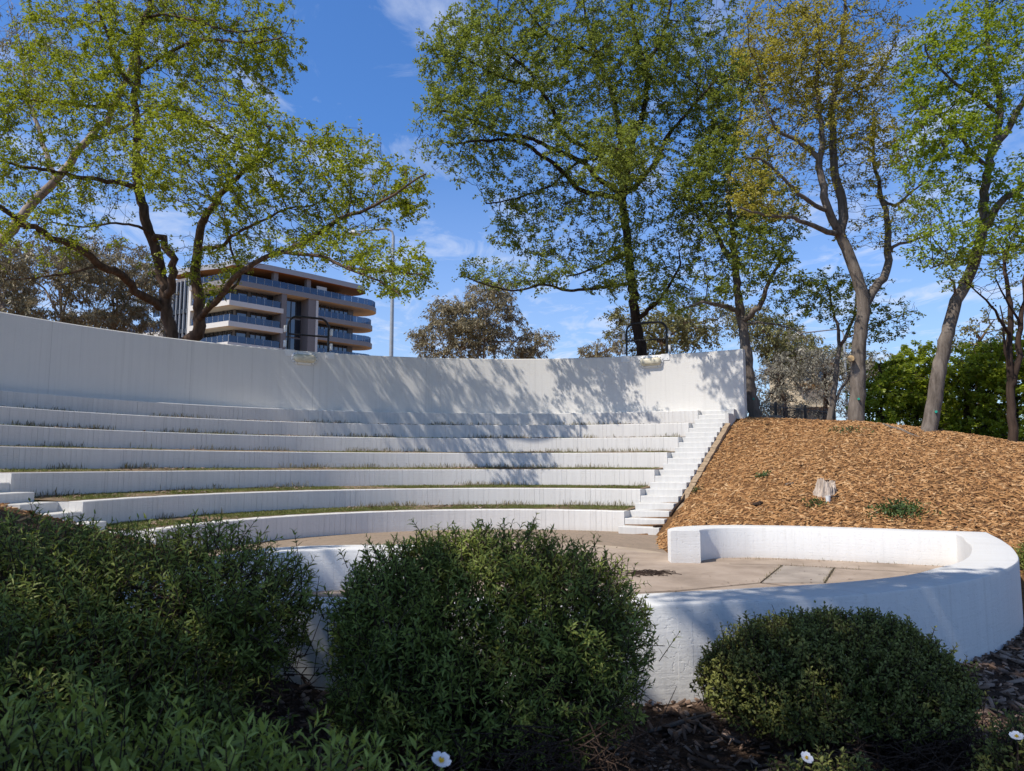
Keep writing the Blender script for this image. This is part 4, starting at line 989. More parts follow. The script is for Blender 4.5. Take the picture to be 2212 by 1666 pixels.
# bright hedge-like trees on the right
for lab, px, Y, cr, n, seed in (
    ('rounded yellow-green bush at the left end of the right hand hedge', 1900, 25.5, [(1895,865,25.5,55,55,1.4,1.5),(1930,830,25.8,50,55,1.4,1.3),(1890,910,25.5,50,30,1.2,1)], 650, 31),
    ('tall dark green bush left of the leaning trunk', 1975, 27, [(1965,830,27,60,70,1.8,2),(1985,780,27,40,45,1.3,1),(1965,900,27,60,40,1.5,1)], 700, 32),
    ('broad bright green bush right of the leaning trunk', 2085, 25, [(2085,830,25,65,80,1.8,2),(2120,790,25,55,60,1.6,1.4),(2080,910,25,70,40,1.5,1.2),(2085,935,25,75,25,1.5,1)], 900, 33),
    ('bright green bush at the right edge behind the dark twin stems', 2190, 24, [(2175,830,24,70,90,1.8,2),(2230,790,24,70,90,1.8,1.6),(2180,915,24,70,40,1.5,1.2),(2190,955,24,80,25,1.5,1)], 950, 34),
    ('dark green bush filling the gap behind the leaning trunk', 2030, 30, [(1990,890,30,80,60,1.5,1.5),(2060,900,30,80,60,1.5,1.5),(2140,920,30,90,55,1.5,1.5),(2050,940,29,120,25,1.2,1)], 1100, 36)):
    bg_tree(lab, px, Y, cr, n, seed, M['hedge'], M['bark_dark'], per=15, leaf=(.12,.085), spread=.16, step=.3, group='bright green bushes beyond the bank', droop=.3, gap=.15, name='bush', cat='bush', r=.07)
bg_tree('loose pale green tree top showing behind the right hand bushes', 2110, 33, [(2105,745,33,75,45,2,1.6),(2140,700,33,40,35,1.5,.8)], 360, 35, M['gum_green'], M['bark'], per=8, leaf=(.13,.09), spread=.2, step=.4, group='trees beyond the wall end', droop=.3, gap=.5)

# painted marks, the sawn stub
def trunk_disc(px, py, Y, r, parent, m, name, depth=.03, seed=3, axis=None):
    c = at(px, py, Y); d = (Vector((0, 0, EYE)) - c); d.z = 0; d.normalize(); g = random.Random(seed); u = Vector((-d.y, d.x, 0)); n = 14
    ring = [c + u * (r * g.uniform(.6, 1.15) * math.cos(2*PI*i/n)) + Vector((0, 0, r * g.uniform(.7, 1.2) * math.sin(2*PI*i/n))) for i in range(n)] if axis is None else [c + u * r * math.cos(2*PI*i/n) + Vector((0, 0, r * math.sin(2*PI*i/n))) for i in range(n)]
    mb = MB(); mb.face([p + d * depth for p in ring])
    for i in range(n): mb.face([ring[i] - d * .12, ring[(i+1) % n] - d * .12, ring[(i+1) % n] + d * depth, ring[i] + d * depth], 1)
    return mb.build(name, [m, M['bark_grey'] if axis else m], parent)
trunk_disc(1838, 775, 19.36, .085, r4_, M['cut'], 'sawn_stub', .06, axis=1)
trunk_disc(1855, 862, 19.35, .034, r4_, M['paint_mark'], 'paint_mark', .015)
trunk_disc(2022, 890, 17.50, .034, r6_, M['paint_mark'], 'paint_mark', .015, 5)
trunk_disc(1628, 862, 21.8, .034, r3_, M['paint_mark'], 'paint_mark', .015, 6)

# --- trees out of the frame on the left of the viewer whose shade lies over the front bed
def shade_tree(x, y, crown, n, seed, label, per=9):
    rg = np.random.default_rng(seed); g = tz(x, y); root = empty('tree', (x, y, g), label, 'tree', 'shade trees beside the viewer')
    lm = [([Vector((x, y, g - .2)), Vector((x + .1, y, g + 2)), Vector((x + .2, y + .2, g + 4.5)), Vector((crown[0][0], crown[0][1], crown[0][2]))], .2, .06)]
    for c in crown[1:]: lm.append(([Vector((x + .15, y + .1, g + 4)), Vector(((x + c[0]) / 2, (y + c[1]) / 2, (g + 4.6 + c[2]) / 2)), Vector(c[:3])], .10, .03))
    A = []
    for c in crown:
        k = int(n * 2.6 * c[6]); d = rg.normal(0, 1, (k, 3)); d /= np.linalg.norm(d, axis=1)[:, None]; d *= rg.uniform(0, 1, (k, 1)) ** (1/3); A.append(np.array(c[:3]) + d * np.array(c[3:6]))
    t, a, b_ = tree_meshes(root, lm, np.concatenate(A), .24, .33, rg, M['bark'], M['elm'], per=per * 1.4, twigs=2.2, leaf=(.12, .085), spread=.16, gap=.2)
    STAT.append((label[:30], a, b_))
shade_tree(-6.2, -3.0, [(-4.6, -.8, 8.6, 2.6, 2.6, 1.5, .4), (-2.2, .9, 9.0, 2.6, 2.2, 1.4, .35), (-6.6, -1.6, 8.2, 2.2, 2.0, 1.4, .25)], 1700, 41, 'leafy shade tree standing out of the picture behind the viewer on the left')
shade_tree(-9.5, 3.2, [(-7.6, 1.6, 8.4, 2.2, 2.2, 1.4, .5), (-9.3, 3.4, 9.0, 2.2, 2.0, 1.4, .5)], 1000, 42, 'leafy shade tree standing out of the picture beyond the left shrub')

# ------------------------------------------------------------------ shrubs
def lance_mesh(name, B, D, Nn, L, W, curl, parent, m, rnd, fold=.25):
    """lanceolate leaves: base, two width stations, tip; bent downwards by curl and folded along the midrib"""
    B = np.asarray(B); N = len(B); S = np.cross(D, Nn); S /= np.linalg.norm(S, axis=1)[:, None] + 1e-9; U = np.cross(S, D)
    L = L[:, None]; W = W[:, None]; c = curl[:, None]
    st = lambda t: B + D * L * (t - .12 * c * t * t) - U * L * c * .5 * t * t
    m1, m2, tip = st(.36), st(.70), st(1.0); f = U * W * fold
    V = np.stack([B, m1 + S*W*.5 + f, m1, m1 - S*W*.5 + f, m2 + S*W*.36 + f*.7, m2, m2 - S*W*.36 + f*.7, tip], 1).reshape(-1, 3)
    o = np.arange(N)[:, None] * 8
    T3 = np.concatenate([o + np.array(t) for t in ([0,2,1],[0,3,2],[4,5,7],[5,6,7],[1,2,5],[1,5,4],[2,3,6],[2,6,5])])
    return link(name, np_mesh(name, V, T3, np.tile(rnd, 8)), m, parent, smooth=True)


def shrub(label, x, y, lobes, n_shoot, seed, leafm, pairs=5, L=.06, W=.014, shoot=.17, stems=60, curl=.6, upb=.55, floor=.08, inner=.25, openness=.5, group='dark shrubs in the front bed', clumpy=.6, splay=.9, dead=.0, deadlobes=None):
    """lobes: (x, y, z, rx, ry, rz, weight) ellipsoids; shoots crowd their outer shell"""
    rg = np.random.default_rng(seed); g = tz(x, y); root = empty('shrub', (x, y, g), label, 'shrub', group)
    w = np.array([l[6] for l in lobes]); w = w / w.sum(); TP, TD = [], []
    for l, k in zip(lobes, (w * n_shoot * 1.35).astype(int)):
        d = unit(rg.normal(0, 1, (k, 3))); r = 1 - rg.random((k, 1)) ** 2.0 * openness
        wob = 1 + .11 * vnoise(d[:, 0] * 2.2 + l[0], d[:, 1] * 2.2 + 2.5 * d[:, 2], 2.2, seed + 11)[:, None] + np.where(rg.random((k, 1)) < .10, rg.uniform(.03, .16, (k, 1)), 0)
        p = np.array(l[:3]) + d * r * wob * np.array(l[3:6]); nrm = unit(d / np.array(l[3:6]))
        dirs = unit(nrm * .75 + np.array([0, 0, upb]) + rg.normal(0, .38, (k, 3)))
        ok = np.ones(k, bool)
        for l2 in lobes:
            if l2 is l: continue
            q = (p - np.array(l2[:3])) / np.array(l2[3:6]); ok &= (q ** 2).sum(1) > .55
        gz_ = terrain(p[:, 0], p[:, 1]); ok &= p[:, 2] > gz_ + floor
        cl = vnoise(p[:, 0] * 1.0 + p[:, 2] * .8, p[:, 1] - p[:, 2] * .9, 5.0, seed + 5); ok &= rg.random(k) < np.clip(.75 + clumpy * cl, .12, 1)
        TP.append(p[ok]); TD.append(dirs[ok])
    TP, TD = np.concatenate(TP), np.concatenate(TD); n = len(TP)
    ln = shoot * rg.uniform(.6, 1.25, n)
    base = TP - TD * ln[:, None]
    # leaves: opposite pairs turning by a right angle, smaller and steeper towards the tip
    B, D, Nn, LL, WW, CC, RR = [], [], [], [], [], [], []
    a = unit(np.cross(TD, rg.normal(0, 1, (n, 3)))); b_ = np.cross(TD, a); tone = rg.random(n)
    for k in range(pairs):
        f = (k + .5) / pairs; at_ = base + TD * (ln * f)[:, None]
        ax = a if k % 2 == 0 else b_
        for s in (-1, 1):
            sp = splay * (1.15 - .75 * f) + .12
            d = unit(ax * s * sp + TD * (1.0 - .35 * (1 - f)) * .8 + rg.normal(0, .16, (n, 3)))
            keep = rg.random(n) < (.92 if f > .3 else .62)
            B.append(at_[keep]); D.append(d[keep]); Nn.append(unit(TD - d * (TD * d).sum(1)[:, None] + 1e-4)[keep])
            sc_ = (1.05 - .5 * f ** 3) * rg.uniform(.7, 1.2, n)
            LL.append((L * sc_)[keep]); WW.append((W * sc_ * rg.uniform(.8, 1.2, n))[keep]); CC.append((curl * rg.uniform(.4, 1.4, n))[keep])
            RR.append(np.clip(.25 * tone + .55 * f + rg.normal(0, .12, n), 0, 1)[keep])
    # scattered inner leaves, coloured darker to stand in for the shade inside
    k = int(n * inner * 6); j = rg.integers(0, n, k); c0 = np.array([x, y, g + .25])
    t = rg.uniform(.05, .55, (k, 1)); B.append(base[j] * (1 - t) + c0 * t + rg.normal(0, .05, (k, 3))); d = unit(rg.normal(0, 1, (k, 3)) + np.array([0, 0, .2]))
    D.append(d); Nn.append(unit(np.cross(d, rg.normal(0, 1, (k, 3))))); LL.append(L * rg.uniform(.6, 1.1, k)); WW.append(W * rg.uniform(.7, 1.1, k)); CC.append(np.full(k, .4)); RR.append(rg.uniform(0, .3, k))
    lance_mesh('foliage', np.concatenate(B), np.concatenate(D), np.concatenate(Nn), np.concatenate(LL), np.concatenate(WW), np.concatenate(CC), root, leafm, np.concatenate(RR))
    # woody stems up to the shoots
    mb_v, mb_f, cnt = [], [], 0
    def tube(pts, r0, r1, kk=4):
        nonlocal cnt
        pts = np.array(pts); m = len(pts); Tn = np.gradient(pts, axis=0); Tn = unit(Tn); up = np.array([.3, .2, .9]); ang = np.arange(kk) * 2*PI/kk
        for i in range(m):
            up = up - Tn[i] * (Tn[i] @ up); up /= np.linalg.norm(up) + 1e-9; wv = np.cross(Tn[i], up); rr = r0 + (r1 - r0) * i / (m - 1)
            mb_v.append(pts[i] + rr * (np.cos(ang)[:, None] * up + np.sin(ang)[:, None] * wv))
        gI = cnt + np.arange(m * kk).reshape(m, kk); cnt += m * kk
        mb_f.append(np.stack([gI[:-1], np.roll(gI[:-1], -1, 1), np.roll(gI[1:], -1, 1), gI[1:]], -1).reshape(-1, 4))
    for i in range(n):
        tube([base[i] - TD[i] * .02, base[i] + TD[i] * ln[i] * .6, TP[i]], .0028, .0013, 3)
    for s in range(stems):
        j = int(rg.integers(0, n)); e = base[j]; o = np.array([x + rg.normal(0, .10), y + rg.normal(0, .10), g - .03]); mid = o * .5 + e * .5 + np.array([0, 0, rg.uniform(-.12, .12)]) + rg.normal(0, .06, 3)
        P = [o, o * .7 + mid * .3 + rg.normal(0, .03, 3), mid, mid * .5 + e * .5 + rg.normal(0, .04, 3), e]; tube(P, rg.uniform(.008, .016), .003, 5)
        for _ in range(7):
            j2 = int(np.argmin(((base[rg.integers(0, n, 30)] - e) ** 2).sum(1))); q = e * .82 + o * .18 + rg.normal(0, .07, 3)
            st = P[2] * (1 - .3) + P[3] * .3; tube([st, (st + q) / 2 + rg.normal(0, .05, 3), q], .005, .0016, 3)
    for l in (deadlobes or []):
        for _ in range(int(l[6])):
            p = np.array(l[:3]) + unit(rg.normal(0, 1, (1, 3)))[0] * rg.random() ** .4 * np.array(l[3:6]); d = unit(rg.normal(0, 1, (1, 3)) * np.array([[1, 1, .45]]))[0]; q = p + d * rg.uniform(.10, .32)
            tube([p, (p + q) / 2 + rg.normal(0, .03, 3), q], .0042, .0014, 3)
    link('stems', np_mesh('stems', np.concatenate(mb_v), np.concatenate(mb_f)), M['twig'], root, smooth=True)
    STAT.append((label[:30], n, sum(map(len, B)))); return root

shrub('big dark leafy shrub spreading in from the left edge in front of the stage wall', -2.5, 3.95,
      [(-1.75,4.0,.62,.72,.55,.50,1.3),(-2.5,4.0,.60,.95,.75,.55,1.8),(-3.3,3.9,.55,.9,.8,.55,1.4),(-2.2,3.35,.30,1.1,.6,.52,1.6),(-3.2,3.0,.25,.8,.6,.5,1)], 9500, 51, M['cistus'], stems=110, L=.052, W=.0125, pairs=6,
      deadlobes=[(-1.45,3.95,.25,.45,.3,.3,220)])
shrub('tall rounded dark shrub in the middle of the bed hiding part of the stage wall', -.10, 4.05,
      [(-.15,4.12,.36,.90,.58,.70,2.6),(-.55,4.05,.58,.42,.48,.42,1.1),(.28,4.05,.55,.46,.48,.42,1.1),(-.12,4.1,.80,.55,.40,.29,1.0),(-.15,3.8,.22,.80,.42,.40,1.2)], 7200, 52, M['cistus'], stems=90, L=.050, W=.012, pairs=6,
      deadlobes=[(.25,3.45,.02,.65,.25,.22,420),(.05,3.85,.25,.5,.2,.25,160)], floor=.22)
shrub('low domed shrub with small leaves in front of the right part of the stage wall', 1.92, 4.15,
      [(1.84,4.35,.16,.74,.50,.38,2.4),(1.56,4.3,.16,.48,.48,.36,1),(2.12,4.25,.12,.42,.44,.32,1),(1.88,4.35,.36,.48,.36,.21,.7)], 11000, 53, M['cistus_small'], pairs=4, L=.031, W=.0150, shoot=.095, stems=70, curl=.35, upb=.8, clumpy=.35, inner=.12, floor=.2,
      deadlobes=[(2.1,3.86,-.06,.55,.28,.11,480)])
shrub('young leafy shoots of the shrub nearest to the viewer along the bottom left', -.95, 1.75,
      [(-1.15,1.80,.58,.75,.36,.27,1.6),(-.55,1.70,.53,.5,.34,.26,1.2),(-.08,1.66,.46,.36,.3,.22,.9),(-1.7,1.95,.62,.6,.4,.27,1)], 2300, 54, M['cistus_near'], pairs=6, L=.054, W=.0135, shoot=.15, stems=40, upb=1.1, splay=.7, curl=.5)
shrub('small-leaved shrub at the bottom edge below the domed shrub', 1.25, 3.15, [(1.28,3.15,-.02,.32,.24,.25,1.2),(1.05,3.08,-.05,.2,.2,.2,.6)], 800, 55, M['cistus_small'], pairs=4, L=.033, W=.015, shoot=.10, stems=25, curl=.35, upb=.9)
shrub('yellowish low shrub at the bottom right corner', 2.35, 3.4, [(2.38,3.42,.02,.32,.28,.27,1.2),(2.2,3.3,-.05,.2,.2,.16,.6)], 800, 56, M['cistus_small'], pairs=4, L=.032, W=.014, shoot=.10, stems=25, curl=.35, upb=.9)
shrub('narrow leaved grey-green shrub at the right edge beside the stage wall', 6.55, 9.3, [(6.62,9.3,.12,.34,.42,.46,1.4)], 700, 57, M['cistus'], pairs=5, L=.06, W=.012, shoot=.16, stems=30, upb=.9)

def flower(px, py, Y, r, label, face):
    c = at(px, py, Y); root = empty('flower', c, label, 'flower', 'white flowers of the front bed'); g = random.Random(px); n = Vector(face).normalized(); a = n.orthogonal().normalized(); b_ = n.cross(a)
    for k in range(5):
        t = 2*PI*k/5 + .3; d = a * math.cos(t) + b_ * math.sin(t); w = n.cross(d); mb = MB(); pts = [c + d * r * .1]
        rows = []
        for f, wd in ((.12, .15), (.45, .42), (.8, .5), (1.0, .3)): rows.append([c + d * r * f + w * r * wd * s + n * r * (.25 * f * f + .07 * abs(s) + g.uniform(-.03, .03)) for s in (-1, -.4, .4, 1)])
        for A, B_ in zip(rows, rows[1:]):
            for i in range(3): mb.face([A[i], A[i+1], B_[i+1], B_[i]])
        mb.build('petal', M['petal'], root, smooth=True, weld=True)
    mb = MB()
    for k in range(16):
        t = g.uniform(0, 6.3); q = g.random() ** .5 * r * .2; p = c + (a * math.cos(t) + b_ * math.sin(t)) * q; mb.tube([p, p + n * r * .3 + (a * math.cos(t) + b_ * math.sin(t)) * q * .3], .0022, 4)
    mb.build('stamens', M['stamen'], root)
    gz_ = tz(c.x, c.y); MB().tube([c - n * r * .05, c - n * .05 + Vector((0, 0, -.04)), c + Vector((0, .02, -.16))], .0022, 5).build('stalk', M['twig'], root)
flower(952, 1645, 1.62, .021, 'open white flower with a yellow centre near the bottom edge left of the middle', (.3, -.35, .9))
flower(1742, 1638, 2.98, .024, 'half closed white flower above the small-leaved shrub at the bottom edge', (.2, -.6, .8))
flower(2196, 1592, 3.2, .026, 'white flower at the right edge above the yellowish low shrub', (-.2, -.3, .9))

# ------------------------------------------------------------------ wood chips (nobody could count them)
def chips(name, pts, lmin, lmax, m, seed, tilt=.35, biased=None, wr=(.12, .3)):
    rg = np.random.default_rng(seed); N = len(pts); x, y = pts[:, 0], pts[:, 1]; z = terrain(x, y); e = .06
    gxn = (terrain(x + e, y) - terrain(x - e, y)) / (2*e); gyn = (terrain(x, y + e) - terrain(x, y - e)) / (2*e)
    gxn = np.clip(gxn, -.7, .7); gyn = np.clip(gyn, -.7, .7)
    nrm = unit(np.stack([-gxn, -gyn, np.ones(N)], 1) + rg.normal(0, tilt, (N, 3)) * np.array([1, 1, .2]))
    az = rg.uniform(0, 2*PI, N); D = np.stack([np.cos(az), np.sin(az), np.zeros(N)], 1); D = unit(D - nrm * (D * nrm).sum(1)[:, None]); S = np.cross(nrm, D)
    L = (lmin + (lmax - lmin) * rg.random(N) ** 2.6)[:, None]; W = L * rg.uniform(*wr, (N, 1)); H = np.minimum(W * .5, .012)
    C = np.stack([x, y, z], 1) + nrm * H * .3 + np.array([0, 0, 1]) * rg.uniform(0, .018, (N, 1))
    tp = rg.uniform(.35, 1, (N, 1)); tq = rg.uniform(.3, 1, (N, 1)); bend = rg.normal(0, .045, (N, 1)) * L
    V = np.stack([C - D*L/2 - S*W/2*tp, C + D*L/2 - S*W/2*tq + S*bend, C + D*L/2 + S*W/2*tq + S*bend, C - D*L/2 + S*W/2*tp,
                  C - D*L/2 - S*W/2*tp*.8 + nrm*H, C + D*L/2 - S*W/2*tq*.8 + S*bend + nrm*H, C + D*L/2 + S*W/2*tq*.8 + S*bend + nrm*H, C - D*L/2 + S*W/2*tp*.8 + nrm*H], 1).reshape(-1, 3)
    o = np.arange(N)[:, None] * 8
    Fq = np.concatenate([o + np.array(q) for q in ([4,5,6,7],[0,1,5,4],[1,2,6,5],[2,3,7,6],[3,0,4,7])])
    rnd = np.clip(rg.random(N) ** .9 * .9 + rg.normal(0, .08, N), 0, 1)
    return tag(link(name, np_mesh(name, V, Fq, np.tile(rnd, 5)), m), kind='stuff')
rg = np.random.default_rng(77)
def bank_points(n, t0, t1, r0, r1):
    th = np.radians(rg.uniform(t0, t1, n)); r = np.sqrt(rg.uniform(r0**2, r1**2, n)); x, y = CX + r*np.sin(th), CY + r*np.cos(th); ok = ~inside(FLOOR, x, y)
    v = np.stack([x - CX, y - CY], 1); s = v @ np.array(er[:2]); w_ = v @ np.array(nr_[:2]); ok &= ~((w_ < STAIR_W + .17) & (s > 4.5) & (s < 12.9))
    return np.stack([x, y], 1)[ok]
chips('wood_chips', bank_points(95000, 28, 104, 2.9, 13.6), .012, .15, M['chip'], 78, tilt=.28, wr=(.14, .42))
v = bank_points(8000, -166, -92, 2.9, 12); v = v[v[:, 0] < -2.5]
chips('wood_chips', v, .03, .17, M['chip'], 79)
xy = np.stack([rg.uniform(-3.5, 6.2, 26000), rg.uniform(1.6, 7.9, 26000)], 1); xy = xy[~inside(FLOOR, xy[:, 0], xy[:, 1])]
chips('leaf_litter', xy, .02, .12, M['chip_old'], 80, tilt=.5, wr=(.2, .55))

# bigger loose pieces on the bank
def stick(label, px, py, px2, py2, Y, r, m, seed, name='stick'):
    a, c = at(px, py, Y), at(px2, py2, Y); a.z = tz(a.x, a.y) + r; c.z = tz(c.x, c.y) + r; g = random.Random(seed)
    P = [a.lerp(c, t) + Vector((g.gauss(0, r), g.gauss(0, r), abs(g.gauss(0, r * .7)))) for t in (0, .25, .5, .75, 1)]
    tag(MB().tube(P, [r * .7, r, r * 1.1, r * .9, r * .5], 7).build(name, m, smooth=True), label, 'stick', 'loose sticks on the ground')

def ground_hit(px, py):
    """march the view ray down to the terrain"""
    o = Vector((0, 0, EYE)); d = at(px, py, 1.0) - o; lo = .8
    for k in range(1, 3000):
        q = o + d * (lo + k * .01)
        if q.z < tz(q.x, q.y): return q
    return q
def ground_row(px, py): return ground_hit(px, py).y
yS = ground_row(1790, 1068)
# stump
c = ground_hit(1783, 1068); gst = random.Random(4); mb = MB(); n = 22
n = 46; prof = [(0, 1.30), (.2, 1.12), (.45, 1.0), (.75, .93), (1, .86)]; rows = []
ridge = [1 + .12*math.sin(3*2*PI*i/n + 1) + gst.uniform(-.09, .09) + .08*math.sin(11*2*PI*i/n) for i in range(n)]; tops = [.19 + .07*math.sin(2*2*PI*i/n + .6) + gst.uniform(-.035, .035) + (.05 if 20 < i < 30 else 0) for i in range(n)]
for f, s_ in prof:
    row = []
    for i in range(n):
        a = 2*PI*i/n; rr = .20 * s_ * (1 + (ridge[i] - 1) * (1.35 - .4*f)) + gst.uniform(-.008, .008)
        row.append(Vector((c.x + rr*.88*math.cos(a) + .03*f, c.y + rr*math.sin(a)*.85, c.z - .06 + (tops[i] + .06) * f)))
    rows.append(row)
for q_, dz in ((.72, -.05), (.4, -.10), (.12, -.09)):
    rows.append([Vector((c.x + .03 + (p.x - c.x - .03)*q_, c.y + (p.y - c.y)*q_, p.z*.4 + (c.z + .25)*.6 + dz + gst.uniform(-.03, .03))) for p in rows[4]])
inner_ = rows[-1]
for A, B_ in zip(rows, rows[1:]):
    for i in range(n): mb.face([A[i], A[(i+1) % n], B_[(i+1) % n], B_[i]])
mb.face(inner_)
tag(mb.build('tree_stump', M['stump'], weld=True), 'weathered grey split tree stump sitting on the wood chip bank', 'tree stump')
# plastic cup beside it
c = ground_hit(1789, 1085); mb = MB(); n = 14
for (ra, za), (rb, zb) in zip([(.033, -.01), (.045, .11), (.049, .115)], [(.045, .11), (.049, .115), (.043, .112)]):
    for i in range(n):
        a, b_ = 2*PI*i/n, 2*PI*(i+1)/n
        mb.face([(c.x + ra*math.cos(a), c.y + ra*math.sin(a), c.z + za), (c.x + ra*math.cos(b_), c.y + ra*math.sin(b_), c.z + za), (c.x + rb*math.cos(b_), c.y + rb*math.sin(b_), c.z + zb), (c.x + rb*math.cos(a), c.y + rb*math.sin(a), c.z + zb)])
tag(mb.build('plastic_cup', M['plate'], weld=True), 'small pale plastic cup standing in the wood chips below the grey stump', 'cup')
def ground_stick(label, p0, p1, r, m, seed):
    a, c = ground_hit(*p0), ground_hit(*p1); g = random.Random(seed)
    P = [a.lerp(c, t) + Vector((g.gauss(0, r*.8), g.gauss(0, r*.8), 0)) for t in (0, .25, .5, .75, 1)]
    P = [Vector((p.x, p.y, tz(p.x, p.y) + r * 1.1)) for p in P]
    tag(MB().tube(P, [r*.7, r, r*1.1, r*.85, r*.45], 7).build('stick', m, smooth=True), label, 'stick', 'loose sticks on the ground')
ground_stick('dark flat stick lying just right of the grey stump', (1786, 1079), (1812, 1076), .028, M['bark_dark'], 1)
ground_stick('grey stick lying left above the grey stump', (1692, 1052), (1716, 1046), .025, M['bark_grey'], 2)
ground_stick('dark splinter of wood right above the grey stump', (1770, 1050), (1790, 1042), .03, M['bark_dark'], 3)
ground_stick('thick curved root piece on the chips beside the bottom of the stair', (1448, 1118), (1478, 1072), .03, M['bark_dark'], 4)
ground_stick('short log piece in the dark patch of chips near the lower bank', (1630, 1093), (1642, 1092), .04, M['bark_dark'], 5)
ground_stick('long broken branch lying along the crest near the leaning trunk', (1905, 918), (1990, 948), .03, M['bark_grey'], 6)
ground_stick('long grey branch on the litter below the domed shrub', (1400, 1588), (1560, 1540), .014, M['bark_grey'], 7)
ground_stick('forked grey branch tip on the litter left of the domed shrub', (1490, 1560), (1570, 1608), .010, M['bark_grey'], 8)
# brown bark chunk lying on the lowest step
q = C3 + er * 4.9 + nr_ * (STAIR_W - .06)
tag(MB().box(-.10, .10, -.035, .035, .141, .185, Matrix.Translation((q.x, q.y, 0)) @ Matrix.Rotation(.5, 4, 'Z'), bev=.012).build('bark_piece', M['bark_dark']), 'brown chunk of bark lying on the lowest step of the stair', 'bark piece')

# ------------------------------------------------------------------ weeds, grass on the terraces
def weed(label, px, py, w, h, n, seed, L=.07, W=.03, m='weed'):
    c = ground_hit(px, py); rg_ = np.random.default_rng(seed); root = empty('weed', c, label, 'weed', 'green weeds on the wood chip bank')
    B = np.array(c) + rg_.normal(0, 1, (n, 3)) * np.array([w/2.4, w/3, 0]) + np.stack([np.zeros(n), np.zeros(n), rg_.random(n) * h], 1)
    B[:, 2] += terrain(B[:, 0], B[:, 1]) - c.z
    D = unit(rg_.normal(0, 1, (n, 3)) + np.array([0, 0, .4])); lance_mesh('foliage', B, D, unit(np.cross(D, rg_.normal(0, 1, (n, 3)))), L * rg_.uniform(.6, 1.2, n), W * rg_.uniform(.6, 1.2, n), np.full(n, .3), root, M[m], rg_.random(n))
    mb = MB()
    for k in range(12):
        e = B[int(rg_.integers(0, n))]; mb.tube([(c.x, c.y, c.z - .02), ((c.x + e[0]) / 2, (c.y + e[1]) / 2, (c.z + e[2]) / 2 + .03), tuple(e)], .005, 4)
    mb.build('stems', M['twig'], root)
weed('largest dark green weed clump low on the wood chip bank', 1945, 1112, .46, .16, 600, 61)
weed('flat green weed near the crest of the wood chip bank', 1830, 932, .6, .10, 160, 62)
weed('tiny green weed just below the grey stump', 1760, 1092, .25, .08, 90, 63)
weed('small green weed in the middle of the bank left of the stump', 1648, 1032, .2, .08, 80, 64)
weed('small spiky weed on the tan edging strip of the stair', 1504, 1064, .16, .10, 60, 65, L=.09, W=.015)

def blades(name, P, hmin, hmax, w, m, seed, lean=.35):
    rg_ = np.random.default_rng(seed); N = len(P); H = (hmin + (hmax - hmin) * rg_.random(N) ** 2)[:, None]; az = rg_.uniform(0, 2*PI, N); S = np.stack([np.cos(az), np.sin(az), np.zeros(N)], 1)
    U = unit(rg_.normal(0, lean, (N, 3)) * np.array([1, 1, .1]) + np.array([0, 0, 1])); V = np.stack([P - S*w/2, P + S*w/2, P + U*H*.6 + S*w*.35 + U*0, P + U*H + rg_.normal(0, .25, (N, 3))*H*.3], 1).reshape(-1, 3)
    return tag(link(name, np_mesh(name, V, np.arange(4*N).reshape(N, 4), rg_.random(N)), M[m]), kind='stuff')
rg = np.random.default_rng(91)
def terrace_pts(k, n, lo, hi, patch, seed):
    th = rg.uniform(TH_L + .02, TH_R - .02, n); r = R1 + k*TREAD + rg.uniform(lo, hi, n); x, y = CX + r*np.sin(th), CY + r*np.cos(th)
    ok = vnoise(x, y, 1.7, seed) + rg.normal(0, .15, n) > patch; return np.stack([x, y, (k+1)*RISE + .006 + .04 * (r - R1 - k*TREAD - .25)], 1)[ok]
G = [terrace_pts(k, [42000, 36000, 20000, 12000, 9000, 8000][k], .29, TREAD - .01, [-.35, -.35, -.1, .0, .1, .1][k], 30 + k) for k in range(6)]
blades('grass', np.concatenate(G), .015, .05, .012, 'grass', 92, .9)
G = [terrace_pts(k, [3000, 3400, 3400, 3400, 4400, 4000][k], TREAD - .14, TREAD - .02, [.25, .2, .15, .15, .1, .2][k], 40 + k) for k in range(6)]
blades('weed_stalks', np.concatenate(G), .03, .16, .009, 'dry', 93, .18)
G = [terrace_pts(k, 2200, .27, TREAD - .02, .3, 50 + k) for k in range(6)]
P = np.concatenate(G)[:, :2]
zz = np.concatenate(G)[:, 2]
rg2 = np.random.default_rng(5); N = len(P); az = rg2.uniform(0, 6.3, N); D = np.stack([np.cos(az), np.sin(az), rg2.normal(0, .2, N)], 1); S = np.stack([-np.sin(az), np.cos(az), rg2.normal(0, .3, N)], 1)
L = rg2.uniform(.015, .05, (N, 1)); C_ = np.stack([P[:, 0], P[:, 1], zz + .022], 1)
tag(link('leaf_litter', np_mesh('leaf_litter', np.stack([C_ - D*L, C_ + S*L*.4, C_ + D*L, C_ - S*L*.4], 1).reshape(-1, 3), np.arange(4*N).reshape(N, 4), rg2.random(N)), M['chip_old']), kind='stuff')
